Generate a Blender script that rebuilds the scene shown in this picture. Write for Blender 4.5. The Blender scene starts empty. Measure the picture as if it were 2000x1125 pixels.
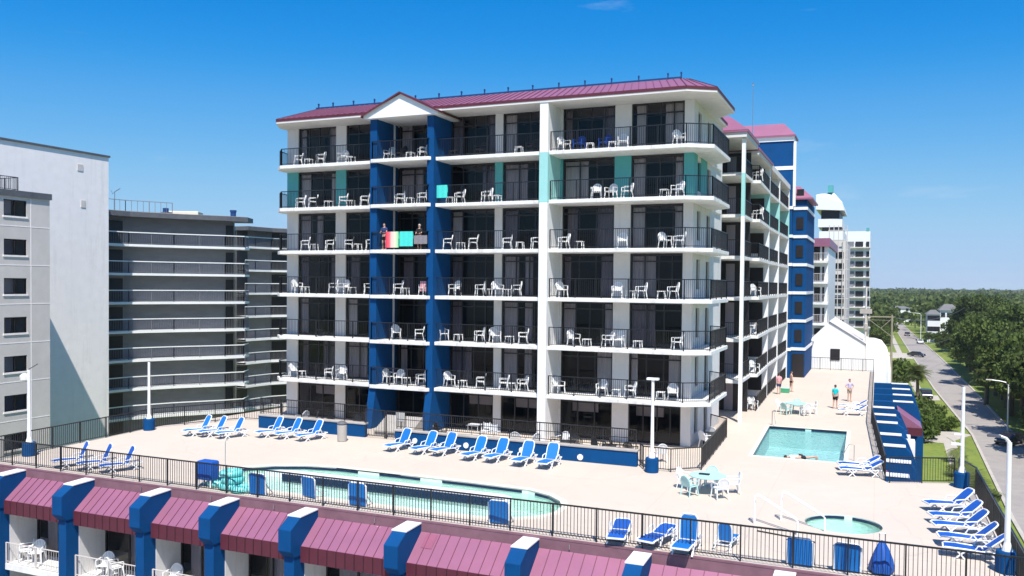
import bpy, math, random
from mathutils import Vector, Matrix, Euler
from mathutils.geometry import tessellate_polygon
R = math.radians
rnd = random.Random(7)
C = bpy.context.scene.collection
SC = bpy.context.scene

# ------------------------------------------------------------------ camera
FOC, YAW, PITCH, ROLL, CAMH, CY = 1680.0, R(23.05), R(-1.3), R(0.55), 8.8, 592.62
cf = Vector((-math.sin(YAW)*math.cos(PITCH), math.cos(YAW)*math.cos(PITCH), math.sin(PITCH)))
cr0 = Vector((math.cos(YAW), math.sin(YAW), 0)); cu0 = cr0.cross(cf)
cr = cr0*math.cos(ROLL) + cu0*math.sin(ROLL)
cu = -cr0*math.sin(ROLL) + cu0*math.cos(ROLL)
CAM = Vector((0, 0, CAMH))
cd = bpy.data.cameras.new('camera'); cam = bpy.data.objects.new('camera', cd); C.objects.link(cam)
m = Matrix((( cr.x, cu.x, -cf.x, 0), (cr.y, cu.y, -cf.y, 0), (cr.z, cu.z, -cf.z, CAMH), (0, 0, 0, 1)))
cam.matrix_world = m
cd.sensor_width = 36; cd.lens = 36*FOC/2000; cd.shift_y = (CY-562.5)/2000
cd.clip_start = 0.5; cd.clip_end = 20000
SC.camera = cam

def at(px, py, axis, val):
    """survey: where a sight line meets the plane axis = val"""
    v = cf + cr*((px-1000)/FOC) - cu*((py-CY)/FOC)
    t = (val - CAM[axis])/v[axis]
    return CAM + v*t
def gnd(px, py, z=0.0): return at(px, py, 2, z)

# ------------------------------------------------------------------ world, sun, exposure
SUN = Vector((0.28, -0.55, 1.0)).normalized()
w = bpy.data.worlds.new('World'); SC.world = w; w.use_nodes = True
nt = w.node_tree; nt.nodes.clear()
sky = nt.nodes.new('ShaderNodeTexSky'); sky.sky_type = 'NISHITA'; sky.sun_disc = False
sky.sun_elevation = math.asin(SUN.z); sky.sun_rotation = math.atan2(SUN.x, SUN.y)
sky.air_density = 1.0; sky.dust_density = 0.0; sky.ozone_density = 2.0; sky.altitude = 0
# camera-like response of the sky colours: deep azure overhead, pale blue low down
sc = nt.nodes.new('ShaderNodeVectorMath'); sc.operation = 'SCALE'; sc.inputs['Scale'].default_value = .1
cv = nt.nodes.new('ShaderNodeRGBCurve')
for ci, pts in enumerate((((0,0),(.185,.012),(.27,.10),(.5,.30),(.927,.445),(1,.46)), ((0,0),(.3,.275),(.43,.415),(.68,.584),(.904,.624),(1,.64)), ((0,0),(.49,.775),(.62,.85),(.75,.875),(1,.9)))):
    c = cv.mapping.curves[ci]; c.points[0].location = pts[0]; c.points[1].location = pts[-1]
    for p in pts[1:-1]: c.points.new(*p)
cv.mapping.update()
bg = nt.nodes.new('ShaderNodeBackground'); bg.inputs[1].default_value = 0.733
wo = nt.nodes.new('ShaderNodeOutputWorld')
nt.links.new(sky.outputs[0], sc.inputs[0]); nt.links.new(sc.outputs[0], cv.inputs['Color'])
# faint cirrus low in the western sky
tc = nt.nodes.new('ShaderNodeTexCoord'); mp = nt.nodes.new('ShaderNodeMapping'); mp.inputs['Scale'].default_value = (1.6, 1.6, 8); mp.inputs['Location'].default_value = (3.1, .4, 0)
no = nt.nodes.new('ShaderNodeTexNoise'); no.inputs['Scale'].default_value = 2.2; no.inputs['Detail'].default_value = 7; no.inputs['Roughness'].default_value = .6
cr_ = nt.nodes.new('ShaderNodeValToRGB'); cr_.color_ramp.elements[0].position = .6; cr_.color_ramp.elements[1].position = .8
cr_.color_ramp.elements[1].color = (.42, .42, .42, 1)
mx = nt.nodes.new('ShaderNodeMixRGB'); mx.inputs[2].default_value = (.75, .85, .95, 1)
nt.links.new(tc.outputs['Generated'], mp.inputs[0]); nt.links.new(mp.outputs[0], no.inputs['Vector'])
nt.links.new(no.outputs['Fac'], cr_.inputs[0]); nt.links.new(cr_.outputs[0], mx.inputs[0])
nt.links.new(cv.outputs[0], mx.inputs[1]); nt.links.new(mx.outputs[0], bg.inputs[0])
nt.links.new(bg.outputs[0], wo.inputs[0])
sl = bpy.data.lights.new('sun', 'SUN'); sl.energy = 5.0; sl.angle = R(.53); sl.color = (1, .955, .88)
so = bpy.data.objects.new('sun', sl); C.objects.link(so); so.rotation_euler = SUN.to_track_quat('Z', 'Y').to_euler(); so.location = (0, 0, 80)
SC.view_settings.view_transform = 'Standard'; SC.view_settings.look = 'None'
SC.view_settings.exposure = 0.45; SC.view_settings.gamma = 1
SC.cycles.max_bounces = 6; SC.cycles.transparent_max_bounces = 12; SC.cycles.sample_clamp_indirect = 6

# ------------------------------------------------------------------ materials
def mat(name, col, rough=.6, var=.12, scale=3.0, bump=0.0, bscale=20., metal=0., spec=.5, stretch=None, col2=None, rand=0.0):
    m = bpy.data.materials.new(name); m.use_nodes = True
    n = m.node_tree; b = n.nodes['Principled BSDF']
    b.inputs['Roughness'].default_value = rough; b.inputs['Metallic'].default_value = metal
    b.inputs['Specular IOR Level'].default_value = spec
    tc = n.nodes.new('ShaderNodeTexCoord'); vec = tc.outputs['Object']
    if stretch:
        mp = n.nodes.new('ShaderNodeMapping'); mp.inputs['Scale'].default_value = stretch
        n.links.new(vec, mp.inputs[0]); vec = mp.outputs[0]
    no = n.nodes.new('ShaderNodeTexNoise'); no.inputs['Scale'].default_value = scale; no.inputs['Detail'].default_value = 6; no.inputs['Roughness'].default_value = .62
    n.links.new(vec, no.inputs['Vector'])
    rp = n.nodes.new('ShaderNodeValToRGB'); rp.color_ramp.elements[0].position = .3; rp.color_ramp.elements[1].position = .7
    lo = [c*(1-var) for c in col]; hi = [min(1, c*(1+var)) for c in (col2 or col)]
    rp.color_ramp.elements[0].color = (*lo, 1); rp.color_ramp.elements[1].color = (*hi, 1)
    n.links.new(no.outputs['Fac'], rp.inputs[0]); out = rp.outputs[0]
    if rand:
        oi = n.nodes.new('ShaderNodeObjectInfo'); h = n.nodes.new('ShaderNodeHueSaturation')
        mr = n.nodes.new('ShaderNodeMapRange'); mr.inputs[3].default_value = 1-rand; mr.inputs[4].default_value = 1+rand
        n.links.new(oi.outputs['Random'], mr.inputs[0]); n.links.new(mr.outputs[0], h.inputs['Value']); n.links.new(out, h.inputs['Color']); out = h.outputs[0]
    n.links.new(out, b.inputs['Base Color'])
    if bump:
        n2 = n.nodes.new('ShaderNodeTexNoise'); n2.inputs['Scale'].default_value = bscale; n2.inputs['Detail'].default_value = 5
        bp = n.nodes.new('ShaderNodeBump'); bp.inputs['Strength'].default_value = bump; bp.inputs['Distance'].default_value = .02
        n.links.new(vec, n2.inputs['Vector']); n.links.new(n2.outputs['Fac'], bp.inputs['Height']); n.links.new(bp.outputs[0], b.inputs['Normal'])
    return m
def mottle(m, col, scale, p0, p1, amt, drip=False):
    """adds a second, larger pattern of stains or patches"""
    n = m.node_tree; b = n.nodes['Principled BSDF']; src = b.inputs['Base Color'].links[0].from_socket
    tc = [x for x in n.nodes if x.type == 'TEX_COORD'][0]
    no = n.nodes.new('ShaderNodeTexNoise'); no.inputs['Scale'].default_value = scale; no.inputs['Detail'].default_value = 8; no.inputs['Roughness'].default_value = .7
    if drip:
        mp = n.nodes.new('ShaderNodeMapping'); mp.inputs['Scale'].default_value = (4, 4, .35); n.links.new(tc.outputs['Object'], mp.inputs[0]); n.links.new(mp.outputs[0], no.inputs['Vector'])
    else: n.links.new(tc.outputs['Object'], no.inputs['Vector'])
    mr = n.nodes.new('ShaderNodeMapRange'); mr.inputs[1].default_value = p0; mr.inputs[2].default_value = p1; mr.inputs[4].default_value = amt
    mx = n.nodes.new('ShaderNodeMixRGB'); mx.inputs[2].default_value = (*col, 1)
    n.links.new(no.outputs['Fac'], mr.inputs[0]); n.links.new(mr.outputs[0], mx.inputs[0]); n.links.new(src, mx.inputs[1]); n.links.new(mx.outputs[0], b.inputs['Base Color'])
    return m
M = {}
M['white'] = mottle(mottle(mat('white_stucco', (.67, .645, .63), .75, .05, 1.2, .25, 30), (.52, .5, .47), .5, .55, .8, .35), (.36, .33, .30), .6, .55, .78, .5, True)
M['slab'] = mottle(mottle(mat('slab_paint', (.74, .73, .71), .7, .1, 2.0, .15, 25), (.42, .35, .27), 1.5, .52, .76, .6), (.40, .30, .22), .9, .56, .74, .5, True)
M['teal'] = mat('teal_paint', (.085, .38, .385), .7, .06, 1.2)
M['palet'] = mat('pale_teal_paint', (.30, .60, .58), .7, .06, 1.2)
M['blue'] = mottle(mottle(mat('blue_paint', (.0005, .056, .185), .75, .1, 1.0, .15, 25, spec=.15), (.001, .068, .21), .6, .5, .75, .5), (.006, .05, .15), .7, .52, .75, .4, True)
M['navy'] = mat('navy_paint', (.006, .045, .17), .5, .1, 1.5)
M['purple'] = mottle(mat('purple_metal', (.34, .13, .205), .42, .08, .8, 0, 20, .25, .5), (.30, .125, .215), .35, .45, .7, .6)
M['maroon'] = mat('maroon_metal', (.10, .016, .03), .6, .12, 1.5, 0, 20, .1)
M['seam'] = mat('seam_metal', (.15, .05, .09), .5, .1, 3)
M['darkseam'] = mat('dark_seam', (.03,.006,.012), .6, .1, 3)
M['brown'] = mat('brown_flashing', (.21, .105, .13), .6, .15, 2.)
M['navyroof'] = mat('navy_membrane', (.012,.014,.03), .7, .3, 1.2)
M['maroon2'] = mat('replaced_panel', (.27,.085,.14), .45, .08, 2)
M['black'] = mat('black_metal', (.012, .012, .014), .4, .15, 6)
M['frame'] = mat('bronze_frame', (.014, .012, .013), .4, .1, 6)
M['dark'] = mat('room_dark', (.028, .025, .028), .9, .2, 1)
M['curt'] = mat('curtain_fabric', (.62, .56, .56), .9, .12, 9., stretch=(9, 9, .3))
M['curtb'] = mat('curtain_fabric_dark', (.30, .26, .29), .9, .12, 9., stretch=(9, 9, .3))
M['curtc'] = mat('sheer_curtain', (.80, .74, .70), .9, .15, 9., stretch=(9, 9, .3))
M['plastic'] = mat('white_plastic', (.8, .8, .8), .35, .03, 4)
M['blueplastic'] = mat('blue_plastic', (.01, .06, .3), .4, .08, 4)
M['tealplastic'] = mat('teal_plastic', (.42, .66, .64), .45, .08, 4)
M['sling'] = mat('blue_sling', (.002, .155, .50), .6, .12, 40., .2, 200, rand=.12)
M['sling2'] = mat('blue_sling_royal', (.004, .085, .40), .6, .12, 40., .2, 200, rand=.1)
M['ltgrey'] = mottle(mat('grey_stucco', (.62, .57, .54), .8, .06, 1.0, .2, 20), (.53, .48, .45), .3, .5, .75, .5)
M['lilac'] = mottle(mottle(mat('pale_stucco', (.93, .865, .85), .8, .05, 1.4, .25, 18), (.82, .78, .78), .35, .5, .8, .6), (.66, .62, .60), .5, .52, .76, .5, True)
M['bldgrey'] = mat('slate_grey_wall', (.185, .19, .21), .8, .12, .5, .1, 10, stretch=(1, 1, 4))
M['coping'] = mat('dark_coping', (.10, .105, .12), .6, .2, 2)
M['concrete'] = mottle(mat('concrete', (.40, .37, .34), .85, .1, 3, .2, 30), (.25, .23, .2), .8, .5, .75, .5)
M['tile'] = mat('pool_plaster', (.66, .76, .69), .5, .08, 1.5)
M['tile2'] = mat('pool_plaster_aqua', (.44, .62, .64), .5, .08, 1.2)
M['navytile_shade'] = mat('navy_tile_shade', (.008, .02, .06), .3, .2, 12)  # island tile, and dark colour standing in for scupper shade on pool walls
M['skin'] = mat('skin', (.55, .33, .25), .6, .06, 8)
M['hair'] = mat('hair', (.04, .028, .02), .7, .2, 20)
M['trunk'] = mat('bark', (.13, .10, .075), .9, .3, 6, .5, 20, stretch=(1, 1, .2))
M['asph'] = mottle(mat('asphalt', (.31, .28, .255), .9, .1, .8, .2, 40), (.23, .205, .19), .12, .48, .7, .6)
M['pave'] = mottle(mat('pavement', (.44, .40, .35), .9, .1, 1.2), (.32, .29, .25), .5, .5, .75, .6)
M['grass'] = mottle(mat('grass', (.15, .20, .028), .95, .25, 1.5, .5, 8), (.20, .23, .04), .2, .45, .65, .7)
M['line'] = mat('road_paint', (.6, .58, .5), .8, .2, 3)
M['cardark'] = mat('car_paint_dark', (.012, .016, .03), .22, .05, 2, spec=.7)
M['carwhite'] = mat('car_paint_white', (.7, .7, .7), .25, .04, 2, spec=.7)
M['rubber'] = mat('rubber', (.02, .02, .02), .8, .1, 5)
M['chrome'] = mat('steel_tube', (.6, .6, .62), .25, .05, 5, metal=.9)
M['wood'] = mat('weathered_wood', (.30, .27, .19), .85, .2, 4, stretch=(1, 1, .2))
M['brick'] = mat('brick', (.38, .2, .14), .9, .25, 10)
M['shingle'] = mat('shingle', (.16, .155, .15), .9, .2, 6)
M['cream'] = mat('cream_membrane', (.72, .66, .55), .8, .08, 2)

def leafmat(name, a, b, trans=.25):
    m = mat(name, a, .65, .25, .6, col2=b, rand=.22, spec=.25)
    n = m.node_tree; p = n.nodes['Principled BSDF']; o = n.nodes['Material Output']
    t = n.nodes.new('ShaderNodeBsdfTranslucent'); mx = n.nodes.new('ShaderNodeMixShader'); mx.inputs[0].default_value = trans
    src = p.inputs['Base Color'].links[0].from_socket
    n.links.new(src, t.inputs[0]); n.links.new(p.outputs[0], mx.inputs[1]); n.links.new(t.outputs[0], mx.inputs[2]); n.links.new(mx.outputs[0], o.inputs[0])
    return m
M['leaf'] = leafmat('oak_leaves', (.036, .064, .012), (.10, .135, .030))
M['leaf2'] = leafmat('bright_leaves', (.055, .10, .016), (.12, .17, .03))
M['palmleaf'] = leafmat('palm_leaves', (.09, .12, .03), (.19, .22, .06))
M['farleaf'] = leafmat('far_leaves', (.035, .062, .015), (.09, .115, .03), .1)

def deckmat():
    m = mat('deck_coating', (.585, .50, .415), .8, .035, 1.1, .12, 60)
    mottle(m, (.545, .465, .39), .22, .42, .68, .75)
    mottle(m, (.46, .39, .32), 1.6, .60, .78, .35)
    n = m.node_tree; b = n.nodes['Principled BSDF']; src = b.inputs['Base Color'].links[0].from_socket
    tc = [x for x in n.nodes if x.type == 'TEX_COORD'][0]
    v = n.nodes.new('ShaderNodeTexVoronoi'); v.feature = 'DISTANCE_TO_EDGE'; v.inputs['Scale'].default_value = .16
    nz = n.nodes.new('ShaderNodeTexNoise'); nz.inputs['Scale'].default_value = .7; nz.inputs['Detail'].default_value = 6
    ad = n.nodes.new('ShaderNodeMixRGB'); ad.blend_type = 'ADD'; ad.inputs[0].default_value = .9
    n.links.new(tc.outputs['Object'], ad.inputs[1]); n.links.new(tc.outputs['Object'], nz.inputs['Vector']); n.links.new(nz.outputs['Color'], ad.inputs[2])
    n.links.new(ad.outputs[0], v.inputs['Vector'])
    mr = n.nodes.new('ShaderNodeMapRange'); mr.inputs[1].default_value = 0; mr.inputs[2].default_value = .006; mr.inputs[3].default_value = .35; mr.inputs[4].default_value = 0
    mx = n.nodes.new('ShaderNodeMixRGB'); mx.inputs[2].default_value = (.42, .35, .30, 1)
    n.links.new(v.outputs['Distance'], mr.inputs[0]); n.links.new(mr.outputs[0], mx.inputs[0]); n.links.new(src, mx.inputs[1]); n.links.new(mx.outputs[0], b.inputs['Base Color'])
    return m
M['deck'] = deckmat()
def joints(m):
    n = m.node_tree; b = n.nodes['Principled BSDF']; src = b.inputs['Base Color'].links[0].from_socket
    tc = [x for x in n.nodes if x.type == 'TEX_COORD'][0]
    br = n.nodes.new('ShaderNodeTexBrick'); br.offset = 0; br.inputs['Scale'].default_value = 1; br.inputs['Brick Width'].default_value = 4.1; br.inputs['Row Height'].default_value = 3.7
    br.inputs['Mortar Size'].default_value = .012; br.inputs['Mortar Smooth'].default_value = .3
    br.inputs['Color1'].default_value = (0,0,0,1); br.inputs['Color2'].default_value = (.12,.12,.12,1); br.inputs['Mortar'].default_value = (.62,.62,.62,1)
    mx = n.nodes.new('ShaderNodeMixRGB'); mx.inputs[2].default_value = (.44, .36, .29, 1)
    n.links.new(tc.outputs['Object'], br.inputs['Vector']); n.links.new(br.outputs['Color'], mx.inputs[0]); n.links.new(src, mx.inputs[1]); n.links.new(mx.outputs[0], b.inputs['Base Color'])
joints(M['deck'])

def glassmat(name, tint, ior=1.5, rough=.02, bump=0, bscale=4, dist=.03):
    m = bpy.data.materials.new(name); m.use_nodes = True; n = m.node_tree; n.nodes.clear()
    o = n.nodes.new('ShaderNodeOutputMaterial'); t = n.nodes.new('ShaderNodeBsdfTransparent'); t.inputs[0].default_value = (*tint, 1)
    g = n.nodes.new('ShaderNodeBsdfGlossy'); g.inputs['Roughness'].default_value = rough
    f = n.nodes.new('ShaderNodeFresnel'); f.inputs['IOR'].default_value = ior; mx = n.nodes.new('ShaderNodeMixShader')
    n.links.new(f.outputs[0], mx.inputs[0]); n.links.new(t.outputs[0], mx.inputs[1]); n.links.new(g.outputs[0], mx.inputs[2]); n.links.new(mx.outputs[0], o.inputs[0])
    if bump:
        tc = n.nodes.new('ShaderNodeTexCoord'); no = n.nodes.new('ShaderNodeTexNoise'); no.inputs['Scale'].default_value = bscale; no.inputs['Detail'].default_value = 3
        bp = n.nodes.new('ShaderNodeBump'); bp.inputs['Strength'].default_value = bump; bp.inputs['Distance'].default_value = dist
        n.links.new(tc.outputs['Object'], no.inputs['Vector']); n.links.new(no.outputs['Fac'], bp.inputs['Height'])
        n.links.new(bp.outputs[0], g.inputs['Normal']); n.links.new(bp.outputs[0], f.inputs['Normal'])
    return m
M['glass'] = glassmat('window_glass', (.72, .70, .72), 1.36, .03)
M['water'] = glassmat('pool_water_surface', (.80, .97, .96), 1.33, .02, .8, 3.6, .06)

def striped(name, cols, axis=0, scale=1.0):
    m = bpy.data.materials.new(name); m.use_nodes = True; n = m.node_tree; b = n.nodes['Principled BSDF']; b.inputs['Roughness'].default_value = .9
    tc = n.nodes.new('ShaderNodeTexCoord'); sp = n.nodes.new('ShaderNodeSeparateXYZ'); rp = n.nodes.new('ShaderNodeValToRGB'); rp.color_ramp.interpolation = 'EASE'
    n.links.new(tc.outputs['Generated'], sp.inputs[0]); n.links.new(sp.outputs[axis], rp.inputs[0]); n.links.new(rp.outputs[0], b.inputs['Base Color'])
    e = rp.color_ramp.elements
    e[0].color = (*cols[0], 1); e[1].color = (*cols[-1], 1)
    for i, c in enumerate(cols[1:-1]): x = e.new((i+1)/(len(cols)-1)); x.color = (*c, 1)
    return m
M['towelr'] = striped('rainbow_towel', [(.75, .03, .08), (.8, .12, .15), (.85, .55, .5), (.7, .75, .5), (.2, .7, .3)])
M['towelt'] = mat('aqua_towel', (.06, .62, .55), .95, .06, 8)
M['towelg'] = mat('grey_towel', (.22, .2, .22), .95, .15, 8)
M['shirtteal'] = mat('teal_shirt', (.0, .55, .6), .9, .08, 8)
M['shirtlav'] = mat('lavender_shirt', (.5, .46, .68), .9, .08, 8)
M['shirtpink'] = mat('pink_shirt', (.75, .35, .4), .9, .08, 8)
M['navycloth'] = mat('navy_cloth', (.02, .04, .14), .9, .08, 8)
M['blackcloth'] = mat('black_cloth', (.015, .015, .02), .9, .08, 8)
M['khaki'] = mat('khaki_cloth', (.35, .3, .24), .9, .08, 8)
M['whitecloth'] = mat('white_cloth', (.8, .8, .8), .9, .04, 8)
M['green'] = mat('green_plastic', (.05, .32, .16), .5, .08, 4)
M['aqua'] = mat('aqua_vinyl', (.03, .50, .50), .3, .15, 3, col2=(.3, .8, .75))
M['red'] = mat('red_cloth', (.5, .05, .04), .9, .1, 4)
M['yellow'] = mat('yellow_cloth', (.75, .72, .02), .8, .1, 4)

# ------------------------------------------------------------------ mesh helpers
class MB:
    def __init__(s): s.v = []; s.f = []
    def add(s, vs, fs):
        o = len(s.v); s.v += [tuple(p) for p in vs]; s.f += [tuple(i+o for i in f) for f in fs]; return s
    def box(s, x0, x1, y0, y1, z0, z1):
        return s.add([(x0,y0,z0),(x1,y0,z0),(x1,y1,z0),(x0,y1,z0),(x0,y0,z1),(x1,y0,z1),(x1,y1,z1),(x0,y1,z1)],
                     [(0,3,2,1),(4,5,6,7),(0,1,5,4),(1,2,6,5),(2,3,7,6),(3,0,4,7)])
    def prism(s, poly, z0, z1):
        a = sum(poly[i][0]*poly[(i+1) % len(poly)][1]-poly[(i+1) % len(poly)][0]*poly[i][1] for i in range(len(poly)))
        if a < 0: poly = poly[::-1]
        n = len(poly)
        return s.add([(x,y,z0) for x,y in poly]+[(x,y,z1) for x,y in poly], [tuple(range(n-1,-1,-1)), tuple(range(n,2*n))]+[(i,(i+1)%n,n+(i+1)%n,n+i) for i in range(n)])
    def xprism(s, prof, x0, x1):      # profile in (y, z) swept along x
        n = len(prof)
        return s.add([(x0,y,z) for y,z in prof]+[(x1,y,z) for y,z in prof], [tuple(range(n)), tuple(range(2*n-1,n-1,-1))]+[(i,n+i,n+(i+1)%n,(i+1)%n) for i in range(n)])
    def yprism(s, prof, y0, y1):      # profile in (x, z) swept along y
        n = len(prof)
        return s.add([(x,y0,z) for x,z in prof]+[(x,y1,z) for x,z in prof], [tuple(range(n-1,-1,-1)), tuple(range(n,2*n))]+[(i,(i+1)%n,n+(i+1)%n,n+i) for i in range(n)])
    def bar(s, p, q, w, h=None):
        p, q = Vector(p), Vector(q); d = q-p; L = d.length
        if L < 1e-6: return s
        h = h or w; z = d.normalized(); up = Vector((0,0,1)) if abs(z.z) < .95 else Vector((0,1,0))
        x = up.cross(z).normalized()*w/2; y = z.cross(x.normalized())*h/2
        return s.add([p-x-y,p+x-y,p+x+y,p-x+y,q-x-y,q+x-y,q+x+y,q-x+y], [(0,3,2,1),(4,5,6,7),(0,1,5,4),(1,2,6,5),(2,3,7,6),(3,0,4,7)])
    def tube(s, pts, r, n=8, r2=None, cap=True):
        pts = [Vector(p) for p in pts]; N = len(pts); rings = []
        for i, p in enumerate(pts):
            d = (pts[min(i+1,N-1)]-pts[max(i-1,0)]).normalized()
            up = Vector((0,0,1)) if abs(d.z) < .9 else Vector((0,1,0))
            x = up.cross(d).normalized(); y = d.cross(x)
            rr = r if r2 is None else r+(r2-r)*i/(N-1)
            rings.append([p+(x*math.cos(2*math.pi*k/n)+y*math.sin(2*math.pi*k/n))*rr for k in range(n)])
        vs = [v for rg in rings for v in rg]; fs = []
        for i in range(N-1):
            for k in range(n): fs.append((i*n+k, i*n+(k+1)%n, (i+1)*n+(k+1)%n, (i+1)*n+k))
        if cap: fs += [tuple(range(n-1,-1,-1)), tuple(range((N-1)*n, N*n))]
        return s.add(vs, fs)
    def lathe(s, prof, cx=0, cy=0, n=16):
        vs = [(cx+r*math.cos(2*math.pi*k/n), cy+r*math.sin(2*math.pi*k/n), z) for r, z in prof for k in range(n)]
        fs = [(i*n+k, i*n+(k+1)%n, (i+1)*n+(k+1)%n, (i+1)*n+k) for i in range(len(prof)-1) for k in range(n)]
        return s.add(vs, fs+[tuple(range(n-1,-1,-1)), tuple(range((len(prof)-1)*n, len(prof)*n))])
    def quad(s, a, b, c, d): return s.add([a,b,c,d], [(0,1,2,3)])
    def build(s, name, m, parent=None, smooth=False, bevel=0):
        me = bpy.data.meshes.new(name); me.from_pydata(s.v, [], s.f); me.update()
        if smooth: me.polygons.foreach_set('use_smooth', [True]*len(me.polygons))
        me.materials.append(m); o = bpy.data.objects.new(name, me); C.objects.link(o)
        if parent: o.parent = parent
        if bevel:
            b = o.modifiers.new('bevel', 'BEVEL'); b.width = bevel; b.segments = 2; b.limit_method = 'ANGLE'
        return o
def tag(o, label=None, cat=None, group=None, kind=None):
    if label:
        o['label'] = label
    if cat: o['category'] = cat
    if group: o['group'] = group
    if kind: o['kind'] = kind
    return o
import re
def checklab(l):
    n = len(l.split())
    if not 4 <= n <= 16: print('LABEL', n, l)
def empty(name, label, cat, loc=(0,0,0), rz=0, group=None):
    o = bpy.data.objects.new(name, None); C.objects.link(o); o.location = loc; o.rotation_euler = (0,0,rz); o.empty_display_size = .2
    return tag(o, label, cat, group)
def kids(o): return [c for c in C.objects if c.parent == o]
_kc = {}
def dup(root, loc, rz=0, label=None, group=None, cat=None, scale=None):
    if root.name not in _kc: _kc[root.name] = [(ch, kids(ch)) for ch in kids(root)]
    r = root.copy(); C.objects.link(r); r.location = loc; r.rotation_euler = (0,0,rz)
    if scale: r.scale = scale
    tag(r, label, cat, group)
    for ch, gs in _kc[root.name]:
        c = ch.copy(); C.objects.link(c); c.parent = r
        for g in gs:
            d = g.copy(); C.objects.link(d); d.parent = c
    return r
def placer(proto):
    used = [False]
    def place(loc, rz, label, group=None, cat=None, scale=None):
        if not used[0]:
            used[0] = True
            if proto.name not in _kc: _kc[proto.name] = [(ch, kids(ch)) for ch in kids(proto)]
            proto.location = loc; proto.rotation_euler = (0,0,rz)
            if scale: proto.scale = scale
            return tag(proto, label, cat, group)
        return dup(proto, loc, rz, label, group, cat, scale)
    return place
ORD = ['first','second','third','fourth','fifth','sixth','seventh','eighth','ninth','tenth','eleventh','twelfth','thirteenth','fourteenth','fifteenth','sixteenth','seventeenth','eighteenth','nineteenth','twentieth']
def struct(name, mb, m, bevel=0): return tag(mb.build(name, m, bevel=bevel), kind='structure')

def flat(outer, holes, z):
    """flat sheet with holes, facing up"""
    loops = [[Vector((x,y,0)) for x,y in outer]]+[[Vector((x,y,0)) for x,y in h] for h in holes]
    tris = tessellate_polygon(loops); pts = [p for l in loops for p in l]
    mb = MB(); vs = [(p.x,p.y,z) for p in pts]; fs = []
    for t in tris:
        a, b, c = (pts[i] for i in t)
        fs.append(tuple(t) if (b-a).cross(c-a).z > 0 else tuple(t[::-1]))
    return mb.add(vs, fs)
def railing(mb, pts, z, h=1.05, step=.125, post=1.5, pk=.016, top=.045, low=.1, posts=True, sub=None):
    """pickets, rails and posts along a polyline of (x, y)"""
    for (x0,y0),(x1,y1) in zip(pts[:-1], pts[1:]):
        L = math.hypot(x1-x0, y1-y0); n = max(1, round(L/step))
        mb.bar((x0,y0,z+h), (x1,y1,z+h), top, top); mb.bar((x0,y0,z+low), (x1,y1,z+low), .03, .03)
        if sub: mb.bar((x0,y0,z+h-sub), (x1,y1,z+h-sub), .03, .03)
        for i in range(1, n):
            t = i/n; x = x0+(x1-x0)*t; y = y0+(y1-y0)*t
            mb.box(x-pk/2, x+pk/2, y-pk/2, y+pk/2, z+low, z+h)
        if posts:
            k = max(1, round(L/post))
            for i in range(k+1):
                t = i/k; x = x0+(x1-x0)*t; y = y0+(y1-y0)*t
                mb.box(x-.025, x+.025, y-.025, y+.025, z, z+h+.01)
    return mb

# ================================================================== GROUND, STREET
STZ = -10.0
struct('ground', MB().box(-2900, 3900, -240, 3590, STZ-1, STZ), M['grass'])
LE = [(10.4,30),(10.4,80),(11.4,124),(9.9,177),(9.0,256),(7.6,415),(6.0,620)]
RE = [(16.6,30),(16.6,80),(16.4,124),(16.5,177),(15.8,256),(12.8,415),(10.5,620)]
struct('unseen_asphalt', MB().box(-120, 9, -200, 26, STZ, STZ+.03), M['asph'])  # unseen asphalt, added to keep the green ground out of glass reflections
rd = MB()
for (a, b, c, d) in zip(LE[:-1], RE[:-1], RE[1:], LE[1:]): rd.quad((*a,STZ+.02),(*b,STZ+.02),(*c,STZ+.02),(*d,STZ+.02))
struct('road', rd, M['asph'])
kb = MB()
for E in (LE, RE):
    for a, b in zip(E[:-1], E[1:]): kb.bar((a[0],a[1],STZ+.07), (b[0],b[1],STZ+.07), .3, .14)
struct('kerb', kb, M['pave'])
sw = MB()
for a, b in zip(LE[:-1], LE[1:]):
    if a[1] < 400: sw.quad((a[0]-3.6,a[1],STZ+.025),(a[0]-2.2,a[1],STZ+.025),(b[0]-2.2,b[1],STZ+.025),(b[0]-3.6,b[1],STZ+.025))
sw.quad((5.0,116,STZ+.03),(7.9,116,STZ+.03),(11.4,124,STZ+.03),(8,128,STZ+.03))
sw.quad((2.5,155,STZ+.03),(9.9,160,STZ+.03),(9.9,167,STZ+.03),(2.5,166,STZ+.03))
sw.quad((1.0,206,STZ+.03),(9.5,209,STZ+.03),(9.5,218,STZ+.03),(1.0,218,STZ+.03))
sw.quad((-1,250,STZ+.03),(9.1,250,STZ+.03),(9.1,270,STZ+.03),(-1,274,STZ+.03))
struct('pavement', sw, M['pave'])

# ================================================================== POOL DECK
def ell(cx, cy, rx, ry, n=28): return [(cx+rx*math.cos(2*math.pi*i/n), cy+ry*math.sin(2*math.pi*i/n)) for i in range(n)]
POOL1 = [(-27.8,31.2),(-27.35,32.3),(-26.4,33.2),(-25.1,33.85),(-23.5,34.15),(-20,34.15),(-16.5,34.1),(-13.6,33.95),(-12.5,33.45),(-11.75,32.75),(-11.35,31.9),(-11.35,31.0),(-11.75,30.2),(-12.6,29.55),(-13.8,29.25),(-20,29.2),(-26.0,29.3),(-27.1,29.9),(-27.7,30.5)]
POOL2 = [(-5.85,45.9),(-1.45,45.9),(-1.6,56.1),(-6.15,56.1)]
TUB = ell(-1.05, 34.1, 1.36, 1.3)
OUT = [(-39.3,27.95),(4.25,27.95),(4.15,41.5),(3.6,43.6),(.45,42.4),(-.2,60),(-.2,97.5),(-10.6,97.5),(-10.6,56.0),(-37,56.0),(-39.9,38.8)]
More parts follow.
